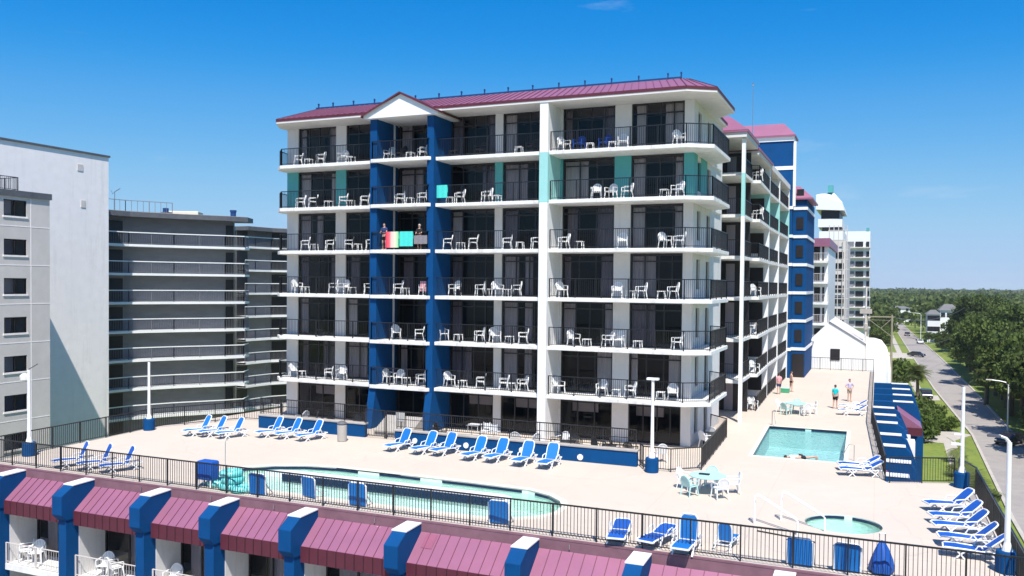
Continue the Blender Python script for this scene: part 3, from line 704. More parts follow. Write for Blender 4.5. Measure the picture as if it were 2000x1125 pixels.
# patio furniture: high stools, chairs and tables, cushions
def make_stool():
    t = empty('bar_stool', 'stool', 'stool')
    MB().box(-.2,.2,-.2,.2,.74,.78).build('seat', M['plastic'], t)
    MB().box(-.2,-.16,.18,.22,.78,1.2).box(.16,.2,.18,.22,.78,1.2).box(-.16,.16,.18,.2,.85,1.15).build('backrest', M['plastic'], t)
    for sx in (-1,1):
        for sy in (-1,1): MB().tube([(sx*.18,sy*.18,.74),(sx*.22,sy*.22,0)],.02,5).build('leg', M['plastic'], t)
    MB().bar((-.21,-.21,.3),(.21,-.21,.3),.03).bar((-.21,.21,.3),(.21,.21,.3),.03).build('foot_rail', M['plastic'], t)
    return t
stool = placer(make_stool())
for i,(px) in enumerate((948,968)): p = at(px,850,1,42.6); stool((p.x,42.6,0), R(180 if i else 0), 'white high bar stool on the patio, %s of the pair' % ('left' if i == 0 else 'right'), 'bar stools on the patio')
tt = empty('bar_table', 'tall narrow white bar table beside the bar stools on the patio', 'table', (at(927,850,1,42.7).x,42.7,0))
MB().box(-.35,.35,-.3,.3,1.0,1.05).build('tabletop', M['plastic'], tt)
for sx in (-1,1):
    for sy in (-1,1): MB().tube([(sx*.3,sy*.25,1.0),(sx*.3,sy*.25,0)],.025,5).build('leg', M['plastic'], tt)
for i,(px,y,c) in enumerate([(1006,42.2,'w'),(1040,42.2,'w'),(1085,42.4,'d'),(1097,42.9,'w'),(1125,42.5,'d'),(1170,42.2,'d'),(1205,42.4,'d'),(1232,42.0,'d'),(1289,42.2,'w'),(590,43.2,'w'),(610,43.4,'d'),(640,43.2,'d'),(700,43.3,'d'),(860,42.6,'d'),(1400,47.0,'w'),(1393,48.6,'w')]):
    p = at(px,850,1,y)
    if px > 1390: p.x = -8.45
    lab = '%s patio armchair on the ground floor terrace, %s from the left' % ('white' if c == 'w' else 'black', ORD[sorted([1006,1040,1085,1097,1125,1170,1205,1232,1289,590,610,640,700,860,1400,1393]).index(px)])
    (chair_w if c == 'w' else chair_d)((p.x,y,0), R(-160+47*i), lab, 'armchairs on the ground floor terrace', scale=(1.1,)*3)
for i,(px,y) in enumerate(((1110,42.0),(1190,41.9),(1405,47.8))):
    p = at(px,850,1,y)
    if px > 1390: p.x = -8.4
    table_d((p.x,y,0), .2, ['dark patio table near the white fin wall','dark patio table beside the red cushion','dark table on the corner patio by the slanting fence'][i], 'dark tables on the terrace', scale=(1.7,1.7,1.6))
p = at(1195,880,1,41.6); tag(MB().box(p.x-.35,p.x+.35,41.4,41.8,.35,.5).build('cushion', M['red'], bevel=.05), 'red cushion lying behind the blue patio wall', 'cushion')
cu2 = MB().box(-27.0+.0,-26.9,43,43.1,0,.1)
# lobby furniture glimpsed through the ground floor glass
for i,(x,y) in enumerate(((-34,48.2),(-22.6,48.4),(-19.4,48.3),(-15.8,48.4),(-11.9,48.3))):
    mb = MB().box(-.8,.8,-.05,.05,1.3,2.0); o = mb.build('wall_picture', M['curt']); o.location = (x,y,0)
    tag(o, 'framed panel seen through the ground floor glass, %s from the left' % ORD[i], 'picture', 'panels inside the ground floor')

# ================================================================== LOUNGERS
def make_lounger(name, slm, back=58, fm=None):
    fm = fm or M['plastic']
    t = empty(name, 'lounger', 'sun lounger')        # feet at -y, head at +y; 1.85 long
    f = MB()
    for s in (-1,1):
        f.tube([(s*.3,-.95,.30),(s*.31,-.9,.345),(s*.31,-.3,.34),(s*.31,.35,.30),(s*.31,.85,.33)],.03,6)
    f.bar((-.3,-.95,.31),(.3,-.95,.31),.06,.05); f.bar((-.3,.85,.33),(.3,.85,.33),.05,.05); f.bar((-.3,.2,.3),(.3,.2,.3),.05,.04)
    f.build('frame', fm, t)
    sm_ = MB()
    prof = [(-.93,.345),(-.6,.365),(-.25,.335),(.1,.30),(.22,.31)]
    for (a,za),(b,zb) in zip(prof[:-1],prof[1:]): sm_.add([(-.27,a,za),(.27,a,za),(.27,b,zb),(-.27,b,zb),(-.27,a,za-.02),(.27,a,za-.02),(.27,b,zb-.02),(-.27,b,zb-.02)],[(0,1,2,3),(7,6,5,4),(0,4,5,1),(2,6,7,3),(1,5,6,2),(3,7,4,0)])
    sm_.build('sling_seat', slm, t)
    a = R(back); L = .82; by, bz = .22, .31
    def P(x, l, o=0): return (x, by+math.cos(a)*l-math.sin(a)*o, bz+math.sin(a)*l+math.cos(a)*o)
    bf = MB()
    out = [(-.29,0),(-.3,.6),(-.27,.76),(-.2,.83),(0,.85),(.2,.83),(.27,.76),(.3,.6),(.29,0)]
    bf.tube([P(x,l) for x,l in out],.03,6)
    bo = bf.build('back_frame', fm, t)
    bs = MB(); n2 = 5
    ls = [0.02,.3,.6,.74,.8]; ws = [.27,.275,.28,.24,.18]
    for i in range(4):
        p0,p1,q0,q1 = P(-ws[i],ls[i],.015),P(ws[i],ls[i],.015),P(ws[i+1],ls[i+1],.015),P(-ws[i+1],ls[i+1],.015)
        r0,r1,s0,s1 = P(-ws[i],ls[i],-.01),P(ws[i],ls[i],-.01),P(ws[i+1],ls[i+1],-.01),P(-ws[i+1],ls[i+1],-.01)
        bs.add([p0,p1,q0,q1,r0,r1,s0,s1],[(0,1,2,3),(7,6,5,4),(0,3,7,4),(1,5,6,2)])
    bs.build('sling_back', slm, bo)
    for s in (-1,1):
        MB().bar((s*.31,-.25,.33),(s*.33,-.62,0),.055,.04).bar((s*.31,-.62,.34),(s*.33,-.3,.0),.04,.04).build('leg', fm, t)
        MB().bar((s*.31,.35,.31),(s*.33,.78,0),.055,.04).bar((s*.31,.75,.33),(s*.33,.42,.0),.04,.04).build('leg', fm, t)
        MB().tube([(s*.35,-.05,.33),(s*.36,.05,.5),(s*.36,.38,.53),(s*.345,.46,.34)],.025,6).build('armrest', fm, t)
    return t
lg = placer(make_lounger('sun_lounger', M['sling'], 62)); lgb = placer(make_lounger('sun_lounger', M['sling2'], 42)); lgu = placer(make_lounger('sun_lounger', M['sling'], 82))
lgf = placer(make_lounger('sun_lounger', M['sling2'], 30)); lgl = placer(make_lounger('sun_lounger', M['sling2'], 10))
def lounge(pl, foot, ang, label, group, L=1.7):
    """foot = ground point under the front legs, ang = heading from foot to head, degrees from +y towards +x"""
    a = R(ang); d = Vector((math.sin(a), math.cos(a))); c = Vector(foot)+d*.55
    pl((c.x,c.y,0), -a, label, group)
G1 = 'blue sun loungers round the pool'
for i, px in enumerate((372,402,436)): lounge(lg, gnd(px,(851,853,856)[i]).xy, 22, 'blue and white sun lounger near the round lamp base, %s of its row of three' % ('left','middle','right')[i], G1)
for i, px in enumerate((514,551,592)): lounge(lg, gnd(px,(854,857,861)[i]).xy, 20, 'blue lounger before the shorter blue patio wall, %s of its row of three' % ('left','middle','right')[i], G1)
for i, (px,py) in enumerate(((766,881),(817,887),(856,890),(916,899),(960,903),(1014,910),(1064,915))): lounge(lg, gnd(px,py).xy, (16,16,14,12,10,4,2)[i], 'blue lounger before the long blue patio wall, %s of seven from left' % ORD[i], G1)
lgm = placer(make_lounger('sun_lounger', M['sling2'], 66))
for i, (px,py) in enumerate(((122,912),(168,917),(212,922))): lounge(lgm, gnd(px,py).xy, 27, 'royal blue lounger seen through the near fence at the far left, %s of three' % ('left','middle','right')[i], G1)
for i, (px,py,a) in enumerate(((1828,997,67),(1838,1021,72),(1845,1040,75),(1857,1064,84),(1868,1086,92))): lounge(lgb, gnd(px,py).xy, a, 'royal blue lounger on the right deck edge, %s of five from the far end' % ORD[i], G1)
for i, (px,py,a) in enumerate(((1657,928,75),(1654,918,75))): lounge(lgf, gnd(px,py).xy, a, ('pale lounger beside the nearer right corner of the far pool, in front of its twin','pale lounger beside the far pool, behind its twin')[i], G1)
for i, (px,py,a) in enumerate(((1648,810,80),(1650,800,80))): lounge(lgf, gnd(px,py).xy, a, ('white lounger by the street fence beyond the far pool, the nearer one','white lounger by the street fence beyond the far pool, the farther one')[i], G1)
for i, (px,py,a,pl) in enumerate(((1205,1063,-8,lgl),(1270,1070,12,lgl),(1333,1084,2,lgu))): lounge(pl, gnd(px,py).xy, a, ('flat blue lounger with feet to the near fence, left of its three','flat blue lounger with feet to the near fence, middle of its three','upright blue lounger by the near fence, right of its three')[i], G1)
for i, (px,y) in enumerate(((1408,29.1),)):
    a = (8,)[i]; d = Vector((math.sin(R(180+a)), math.cos(R(180+a)))); p = gnd(px,1050,.55); c = Vector((p.x,y))-d*.33
    lgu((c.x,c.y,0), -R(180+a), 'small blue lounger with upright back near the fence, right of the row of three', G1, scale=(.8,.8,.75))
def make_mat():
    t = empty('folded_lounger','x','sun lounger'); f = MB(); f.tube([(-.34,.12,0),(-.35,.05,.8),(-.25,.03,.9),(.25,.03,.9),(.35,.05,.8),(.34,.12,0)],.03,6); f.bar((-.34,.1,.2),(.34,.1,.2),.05); f.build('frame',M['plastic'],t)
    MB().xprism([(.0,.86),(.04,.87),(.12,.08),(.08,.07)],-.32,.32).build('sling',M['sling'],t)
    for s in (-1,1): MB().bar((s*.34,.08,.5),(s*.34,.6,0),.05,.04).build('leg',M['plastic'],t)
    return t
fold = placer(make_mat())
for i,(px,y) in enumerate(((500,28.2),(1563,28.15),(1657,28.2),(600,28.75),(696,28.45),(973,28.5))):
    p = at(px,(1000,1000,1000,955,968,1000)[i],1,y); fold((p.x,y,0), R((4,-3,3,-12,2,5)[i]), ('folded blue lounger standing against the near fence beside the aqua rings','folded blue lounger standing against the near fence, left of the pair near the hot tub','folded blue lounger standing against the near fence, right of the pair near the pool lift','folded blue lounger by the near fence, left of three before the long pool','folded blue lounger by the near fence, middle of three before the long pool','folded blue lounger by the near fence, right of three before the long pool')[i], G1, scale=(1.12,1.1,(1.03,1.03,1.03,.98,1.06,1.0)[i]))
# ================================================================== ROUND TABLES WITH CHAIRS
def round_table(x, y, label, tag2):
    t = empty('round_table', label, 'table', (x,y,0))
    MB().lathe([(.74,.70),(.78,.72),(.78,.75),(.70,.76)],0,0,24).build('tabletop', M['tealplastic'], t)
    for i in range(4):
        a = R(45+90*i); MB().tube([(.5*math.cos(a),.5*math.sin(a),.7),(.58*math.cos(a),.58*math.sin(a),0)],.035,6).build('leg', M['plastic'], t)
    for i in range(5):
        a = R(20+72*i); chair_t2 = chair_t if i % 2 else chair_w
        chair_t2((x+1.05*math.cos(a), y+1.05*math.sin(a), 0), a-R(90), '%s plastic chair at the %s round table, %s counting anticlockwise from the right' % ('teal' if i % 2 else 'white', tag2, ORD[i]), 'chairs at the round poolside tables')
q = gnd(1382,962); round_table(q.x, q.y, 'round pale teal table on the open deck in front of the corner patio', 'near')
q2 = gnd(1555,808); round_table(q2.x, q2.y, 'round pale teal table beyond the far pool', 'far')
tr_ = MB().box(-.22,.22,-.12,.12,.762,.80); o = tr_.build('folded_towel', M['blackcloth']); o.location = (q.x-.15,q.y,0); tag(o, 'small black folded towel lying on the near round table', 'towel')

# ================================================================== LAMP POLES
def lamp_pole(px, py, h, label, head, yb=None):
    p = gnd(px, py); t = empty('lamp_pole', label, 'lamp pole', (p.x,p.y,0), 0, 'white lamp poles on the pool deck')
    MB().lathe([(.31,0),(.32,.05),(.32,.62),(.29,.68)],0,0,18).build('base', M['blue'], t, smooth=False)
    MB().lathe([(.16,.68),(.13,.8),(.09,.95),(.075,h*.6),(.07,h)],0,0,12).build('pole', M['plastic'], t)
    if head == 'flat': MB().box(-.28,.28,-.12,.12,h,h+.1).build('lamp_head', M['plastic'], t)
    elif head == 'arm':
        MB().tube([(0,0,h),(-.1,0,h+.12),(-.3,-.1,h+.2)],.05,6).build('arm', M['plastic'], t); MB().box(-.62,-.25,-.16,.0,h+.15,h+.22).build('lamp_head', M['coping'], t)
    elif head == 'dish':
        MB().bar((-.05,0,h),(.5,.1,h+.3),.04).build('arm', M['coping'], t); MB().lathe([(.02,h-.6),(.2,h-.5),(.22,h-.3),(.1,h-.2)],-.25,-.05,12).build('lamp_head', M['plastic'], t)
        MB().tube([(0,0,h-.2),(-.25,-.05,h-.3)],.03,6).build('bracket', M['plastic'], t)
    elif head == 'mid':
        MB().box(-.45,-.05,-.1,.1,h*.42,h*.42+.09).box(-.35,.0,-.08,.08,h*.52,h*.52+.07).build('bracket', M['plastic'], t); MB().bar((0,0,h),(-.5,.3,h+.2),.05).build('lamp_head', M['coping'], t)
    return t
lamp_pole(291,840,4.0,'white lamp pole on a round blue base before the grey balconied building','plain')
lamp_pole(57,890,4.3,'white lamp pole with a drooping lamp at the far left corner of the deck','dish')
lamp_pole(1273,922,4.35,'white lamp pole with flat head in front of the corner patio','flat')
lamp_pole(1878,952,4.45,'white lamp pole with two side brackets at the right bend of the deck','mid')
lamp_pole(1966,1118,4.05,'white lamp pole with dark angled head at the near right corner, beside the loungers','arm')

# ================================================================== HANDRAILS, SHOWERS, POOL LIFT, INFLATABLES
def handrail(label, pts, r=.03, m='plastic', cat='handrail'):
    o = MB().tube(pts, r, 7).build('handrail', M[m]); return tag(o, label, cat)
a = gnd(1526,1014); b = gnd(1611,1036)
for off, lab in ((0,'upper'),(.55,'lower')):
    h = 1.05; d = Vector((b.x-a.x,b.y-a.y)).normalized(); nn = Vector((d.y,-d.x))*off*1.9
    A = Vector((a.x+nn.x-(.35 if off else 0),a.y+nn.y)); B = Vector((b.x+nn.x-(.35 if off else 0),b.y+nn.y))
    for s in (0,.16):
        A2 = A+Vector((0,-s)); B2 = B+Vector((0,-s))
        handrail('white sloping handrail by the hot tub, %s pair, %s tube' % (lab, 'farther' if s == 0 else 'nearer'), [(A2.x,A2.y,0),(A2.x,A2.y,h-.05),(A2.x+.06,A2.y,h),(A2.x+.2,A2.y+.02,h-.02),(B2.x-.05,B2.y,.55),(B2.x,B2.y,.45),(B2.x,B2.y,-.1)])
c_ = gnd(1508,830); handrail('thin pale handrail at the far left corner of the far pool', [(c_.x,c_.y,0),(c_.x,c_.y,.9),(c_.x+.15,c_.y-.35,.9),(c_.x+.3,c_.y-.8,.2)], .025, 'concrete')
c_ = gnd(1668,900); handrail('thin handrail at the near right corner of the far pool', [(c_.x,c_.y,0),(c_.x,c_.y,.8),(c_.x-.25,c_.y,.82),(c_.x-.5,c_.y,.3)], .025, 'concrete')
c_ = gnd(440,925); handrail('thin curved shower pipe behind the blue covered chair', [(c_.x,c_.y,0),(c_.x,c_.y,1.45),(c_.x+.05,c_.y,1.55),(c_.x+.16,c_.y,1.56)], .02, 'chrome', 'pipe')
c_ = gnd(1545,1052); handrail('low dark drain hose lying on the deck by the near fence', [(c_.x-1.2,c_.y+.4,.03),(c_.x,c_.y+.1,.03),(c_.x+.8,c_.y-.2,.03)], .025, 'black', 'hose')
pl = empty('pool_lift', 'pool lift under a bunched royal blue cover beside the near fence', 'pool lift', (*gnd(1722,1095,.3).xy,0))
pl.location.y = 28.75; pl.scale = (.74,.74,.86)
mb = MB(); n = 20; prof = [(.46,.06),(.48,.2),(.40,.5),(.26,.85),(.13,1.08),(.05,1.16)]
vs = []; 
for j,(r_,z) in enumerate(prof):
    for k in range(n): rr_ = r_*(1+.13*math.sin(5*2*math.pi*k/n+j*.5)); vs.append((rr_*math.cos(2*math.pi*k/n),rr_*math.sin(2*math.pi*k/n),z))
mb.add(vs,[(i*n+k,i*n+(k+1)%n,(i+1)*n+(k+1)%n,(i+1)*n+k) for i in range(len(prof)-1) for k in range(n)]+[tuple(range((len(prof)-1)*n,len(prof)*n))])
mb.build('cover', M['sling2'], pl, smooth=True)
MB().tube([(-.1,0,1.1),(-.1,0,1.42),(.12,0,1.42),(.12,0,1.1)],.03,6).build('handle', M['chrome'], pl)
bc = empty('covered_chair', 'large chair under a royal blue cover at the left end of the near pool', 'chair', (*gnd(405,950).xy,0))
MB().prism([(-.42,-.25),(.42,-.25),(.42,.3),(-.42,.3)],.3,1.12).build('cover', M['sling2'], bc, bevel=.09)
for sx in (-1,1):
    for sy in (-1,1): MB().box(sx*.36-.03,sx*.36+.03,sy*.2-.03,sy*.2+.03,0,.32).build('leg', M['plastic'], bc)
g0 = gnd(450,955)
def ring(R1, r_, z, n=24, k=10):
    vs = []; fs = []
    for i in range(n):
        a = 2*math.pi*i/n
        for j in range(k):
            b = 2*math.pi*j/k; vs.append(((R1+r_*math.cos(b))*math.cos(a),(R1+r_*math.cos(b))*math.sin(a),z+r_*math.sin(b)))
    for i in range(n):
        for j in range(k): fs.append((i*k+j,((i+1)%n)*k+j,((i+1)%n)*k+(j+1)%k,i*k+(j+1)%k))
    return MB().add(vs,fs)
for i,(dx,dy,z) in enumerate(((0,0,.14),(.08,.05,.40),(-.03,.1,.66),(-.9,.3,.14),(.75,-.15,.14))):
    o = ring(.36,.14,z).build('inflatable_ring', M['aqua'], smooth=True); o.location = (g0.x+dx,g0.y+dy,0)
    tag(o, ('aqua swim ring at the bottom of the stack of three','aqua swim ring in the middle of the stack of three','aqua swim ring on top of the stack of three','aqua swim ring lying left of the stack, behind the covered chair','aqua swim ring lying right of the stack of rings')[i], 'swim ring', 'aqua swim rings by the near fence')

# ================================================================== PEOPLE
def skinmesh(name, pts, edges, rad, m, parent, root=0):
    me = bpy.data.meshes.new(name); me.from_pydata(pts, edges, []); o = bpy.data.objects.new(name, me); C.objects.link(o); o.parent = parent
    me.materials.append(m); s = o.modifiers.new('skin','SKIN'); s.use_smooth_shade = True
    for i, r_ in enumerate(rad):
        sv = me.skin_vertices[0].data[i]; sv.radius = r_ if isinstance(r_, tuple) else (r_, r_); sv.use_root = (i == root)
    sd = o.modifiers.new('sub','SUBSURF'); sd.levels = 1; sd.render_levels = 2
    return o
def person(loc, rz, label, shirt, shorts, pose='stand', hat=None, h=1.72, cover=True, hairm='hair'):
    t = empty('person', label, 'person', loc, rz); k = h/1.72
    S = lambda *p: tuple(c*k for c in p)
    # 0 pelvis 1 waist 2 chest 3 neck base 4 neck 5 head low 6 head mid 7 head top | arms | legs   (faces -y)
    P = [(0,0,.92),(0,.01,1.08),(0,0,1.27),(0,.01,1.42),(0,0,1.49),(0,-.01,1.55),(0,-.015,1.63),(0,0,1.70)]
    r_ = [(.135,.105),(.12,.09),(.15,.105),(.09,.07),(.052,.055),(.068,.08),(.077,.095),(.055,.065)]
    arms = {'stand': [(.17,.0,1.38),(.21,.02,1.12),(.2,-.06,.88),(.2,-.08,.80)], 'akimbo': [(.17,0,1.38),(.34,.04,1.16),(.18,-.06,1.0),(.14,-.09,.96)], 'rail': [(.17,0,1.38),(.22,-.08,1.15),(.16,-.32,1.08),(.14,-.4,1.08)]}[pose]
    E = [(0,1),(1,2),(2,3),(3,4),(4,5),(5,6),(6,7)]
    for s in (-1,1):
        b = len(P)
        for i,(x,y,z) in enumerate(arms): P.append((s*x*(1 if s > 0 or pose != 'akimbo' else 1),y*(1 if s > 0 else .7),z)); r_.append([.055,.042,.034,.03][i])
        E += [(3,b),(b,b+1),(b+1,b+2),(b+2,b+3)]
        # fingers and thumb
        hx,hy,hz = P[-1]; d = Vector(P[-1])-Vector(P[-2]); d = d.normalized() if d.length > 0 else Vector((0,0,-1))
        for j in range(4):
            f = len(P); P.append((hx+s*0+.0, hy-.03+.02*j, hz)); r_.append(.011)
            tip = Vector(P[f])+d*(.075-.008*abs(j-1)); P.append(tuple(tip)); r_.append(.008); E += [(b+3,f),(f,f+1)]
        f = len(P); P.append((hx-s*.03,hy-.045,hz+.0)); r_.append(.012); P.append((hx-s*.035,hy-.06,hz-.04)); r_.append(.009); E += [(b+2,f),(f,f+1)]
    legs = [(.09,0,.86),(.1,-.01,.5),(.105,.03,.1),(.11,.02,.05),(.12,-.14,.035)]
    for s in (-1,1):
        b = len(P); off = .05*s
        for i,(x,y,z) in enumerate(legs): P.append((s*x,y+(off*(1-z) if pose == 'stand' else 0),z)); r_.append([.085,.058,.038,.04,.035][i])
        E += [(0,b),(b,b+1),(b+1,b+2),(b+2,b+3),(b+3,b+4)]
    skinmesh('body', [S(*p) for p in P], E, [tuple(c*k for c in (q if isinstance(q,tuple) else (q,q))) for q in r_], M['skin'], t)
    # face: nose and eyes as small raised features; ears
    fm = MB()
    fm.add([S(-.016,-.1,1.60),S(.016,-.1,1.60),S(0,-.1,1.645),S(0,-.128,1.605)],[(0,1,3),(1,2,3),(2,0,3)]); fm.build('nose', M['skin'], t)
    e = MB()
    for s in (-1,1): e.box(s*.03*k-.012,s*.03*k+.012,-.108*k,-.098*k,1.638*k,1.65*k)
    e.build('eyes', M['hair'], t); MB().box(-.022,.022,-.102*k,-.096*k,1.573*k,1.58*k).build('mouth', M['shirtpink'], t)
    # hair cap
    hr = MB(); n1, n2 = 8, 14; vs = []; fs = []
    for i in range(n1+1):
        th = .62*math.pi*i/n1
        for j in range(n2):
            ph = 2*math.pi*j/n2; yy = math.sin(ph); rr2 = .1 if not hat else .112
            zz = rr2*1.12*math.cos(th); 
            if yy < -.3 and th > .9: th2 = .9
            else: th2 = th
            vs.append(S(.088*math.sin(th2)*math.cos(ph)*(rr2/.1), .0+.108*math.sin(th2)*yy*(rr2/.1), 1.635+rr2*1.08*math.cos(th2)))
    for i in range(n1):
        for j in range(n2): fs.append((i*n2+j,i*n2+(j+1)%n2,(i+1)*n2+(j+1)%n2,(i+1)*n2+j))
    hr.add(vs,fs); hr.build('hat' if hat else 'hair', M[hat] if hat else M[hairm], t, smooth=True)
    if shirt:
        q = [(0,.0,.98),(0,.01,1.1),(0,0,1.27),(0,.01,1.41)]; e2 = [(0,1),(1,2),(2,3)]; rs = [(.155,.125),(.145,.115),(.168,.125),(.1,.085)]
        for s in (-1,1):
            b = len(q); x,y,z = arms[0]; x2,y2,z2 = arms[1]; q += [(s*x,y,z),(s*(x+(x2-x)*.7),y+(y2-y)*.7,z+(z2-z)*.7)]; rs += [(.078,.078),(.066,.066)]; e2 += [(3,b),(b,b+1)]
        skinmesh('shirt', [S(*p) for p in q], e2, [tuple(c*k for c in a) for a in rs], M[shirt], t)
    q = [(0,0,.95)]; rs = [(.15,.12)]; e2 = []
    for s in (-1,1):
        b = len(q); q += [(s*.09,0,.84),(s*.1,-.005,.6 if shirt else .74)]; rs += [(.105,.105),(.09,.09)]; e2 += [(0,b),(b,b+1)]
    skinmesh('shorts', [S(*p) for p in q], e2, [tuple(c*k for c in a) for a in rs], M[shorts], t)
    return t
def G2(px,py): g = gnd(px,py); return (g.x,g.y,0)
person(G2(1631,798), R(160), 'person in a teal shirt and black shorts standing on the deck beyond the far pool', 'shirtteal', 'blackcloth', 'stand')
person(G2(1659,784), R(30), 'person in a lavender shirt with hands on hips by the street fence', 'shirtlav', 'khaki', 'akimbo')
person(G2(1521,770), R(200), 'person in a pink top and dark swim shorts beside the wing, left of the pair', 'shirtpink', 'navycloth', 'stand')
person(G2(1545,765), R(120), 'person with bare back and dark swim shorts beside the wing, right of the pair', None, 'blackcloth', 'stand')
p = at(750,470,1,44.95); person((p.x,44.98,FZ[4]), R(0), 'person in a navy shirt leaning on the rail left of the rainbow towel', 'navycloth', 'blackcloth', 'rail', h=1.62)
p = at(819,470,1,45.0); person((p.x,45.0,FZ[4]), R(0), 'person in a white sun hat behind the grey towel in the blue bay', 'blackcloth', 'blackcloth', 'rail', hat='whitecloth', h=1.5)
# swimmer lying in the far pool
sw_ = person((0,0,0), 0, 'swimmer in dark trunks floating on the front in the far pool', 'whitecloth', 'blackcloth', 'stand')
g = gnd(1597,890); sw_.location = (g.x,g.y,-.10); sw_.rotation_euler = (R(90),0,R(-70))
cl = empty('cool_box', 'green cool box on the deck between the two bathers', 'cool box', (*gnd(1533,767).xy,0))
MB().box(-.35,.35,-.22,.22,0,.36).build('box', M['green'], cl, bevel=.03); MB().box(-.37,.37,-.24,.24,.36,.43).build('lid', M['tealplastic'], cl, bevel=.02)

# ================================================================== LOWER BUILDING UNDER THE DECK
LB = empty('lower_hotel_block', 'lower hotel block in the foreground with sloping purple roofs between blue fins', 'hotel', (-17,28,STZ))
def lb(mb, name, m, parent=None, **k):
    mb.v = [(x+17,y-28,z-STZ) for x,y,z in mb.v]; return mb.build(name, m, parent or LB, **k)
FINS = [(-36.95,-36.37),(-32.57,-31.99),(-28.12,-27.54),(-24.46,-23.88),(-20.6,-20.02),(-16.0,-15.42),(-11.32,-10.74),(-7.33,-6.75),(-2.8,-2.2),(1.6,2.2)]
for x0, x1 in FINS:
    fo = lb(MB().xprism([(28.0,-.1),(26.75,-.14),(26.15,-.5),(26.15,-1.32),(26.4,-1.6),(28.0,-1.6)], x0, x1), 'fin', M['blue'], bevel=.025)
    lb(MB().box(x0+.08,x1-.04,26.42,27.05,-10,-1.61), 'pillar', M['blue'], fo)
    lb(MB().box(x0+.06,x1-.01,27.05,28.6,-10,-1.61), 'partition_wall', M['white'])
    lb(MB().xprism([(27.98,-.06),(26.73,-.1),(26.73,-.145),(27.98,-.105)], x0-.02, x1+.02), 'cap', M['plastic'], fo)
ends = [(-41,-36.95)]+[(a[1],b[0]) for a,b in zip(FINS[:-1],FINS[1:])]+[(2.2,4.2)]
for i,(x0,x1) in enumerate(ends):
    x0 += .01; x1 -= .01
    r_ = lb(MB().quad((x0,26.78,-1.24),(x1,26.78,-1.24),(x1,27.84,-.40),(x0,27.84,-.40)).quad((x0,26.78,-1.3),(x0,27.9,-.6),(x1,27.9,-.6),(x1,26.78,-1.3)), 'roof_panel', M['purple'])
    s_ = MB(); n = max(2, int(round((x1-x0)/.42)))
    for j in range(1,n): x = x0+(x1-x0)*j/n; s_.bar((x,26.78,-1.225),(x,27.84,-.385),.022,.035)
    lb(s_, 'roof_seam', M['seam'], r_)
    f_ = lb(MB().box(x0,x1,26.74,26.78,-1.85,-1.24), 'fascia', M['maroon'], r_)
    s_ = MB()
    for j in range(1,n): x = x0+(x1-x0)*j/n; s_.box(x-.014,x+.014,26.725,26.74,-1.85,-1.24)
    lb(s_, 'fascia_seam', M['darkseam'], f_)
    lb(MB().box(x0,x1,27.85,27.95,-.5,-.06), 'flashing', M['brown'])
lb(MB().box(-39.4,4.2,27.84,27.95,-.05,.015), 'deck_edge_trim', M['brown'])
# rooms behind the fins
for i,(x0,x1) in enumerate(ends):
    f_ = MB(); yw = 28.42
    for q in (0,.36,.68): f_.box(x0+(x1-x0)*q,x0+(x1-x0)*q+.08,yw,yw+.08,-4.15,-1.75)
    f_.box(x0+.002,x1-.002,yw+.002,yw+.078,-1.86,-1.752).box(x0+.002,x1-.002,yw+.002,yw+.078,-4.148,-4.05)
    f_.box(x1-.08,x1,yw,yw+.08,-4.15,-1.75); wo_ = lb(f_, 'window', M['frame'])
    lb(MB().quad((x0,yw+.04,-4.15),(x1,yw+.04,-4.15),(x1,yw+.04,-1.3),(x0,yw+.04,-1.3)), 'glass', M['glass'], wo_)
    cm = MB(); xs = x0+(x1-x0)*(.12 if i % 2 else .3); wd = (x1-x0)*(.5 if i % 2 else .34); n = 18
    for j in range(n):
        xa_ = xs+wd*j/n; xb_ = xs+wd*(j+1)/n; ya = yw+.22+.04*math.sin(j*2); yb = yw+.22+.04*math.sin(j*2+2)
        cm.quad((xa_,ya,-4.1),(xb_,yb,-4.1),(xb_,yb,-1.3),(xa_,ya,-1.3))
    lb(cm, 'curtain', M['curt'], wo_)
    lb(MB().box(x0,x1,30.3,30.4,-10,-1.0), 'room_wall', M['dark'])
    lb(MB().box(x0,x1,26.8,30.3,-4.42,-4.15), 'balcony_slab', M['slab'])
    mbx = MB(); railing(mbx, [(x0,26.86),(x1,26.86)], -4.15, .95, .15, 1.6, .014, .035); lb(mbx, 'balcony_railing', M['ltgrey'])
    lb(MB().box(x0,x1,27.0,28.4,-1.75,-1.65), 'ceiling', M['white'])
for i,(px,py,a) in enumerate(((72,1072,30),(50,1078,-40),(225,1095,160),(205,1110,20),(337,1118,10))):
    p = at(px,1090,1,27.5); chair_w((p.x,27.5,-4.15), R(a), 'white armchair on a balcony under the purple roof, %s from the left' % ORD[sorted((72,50,225,205,337)).index(px)], 'armchairs on the lower block balconies', scale=(1.1,)*3)
lb(MB().box(-39.2,.4,30.6,47,-10,-1.45).box(.4,4.1,30.6,41.4,-10,-1.45), 'core_wall', M['white'])
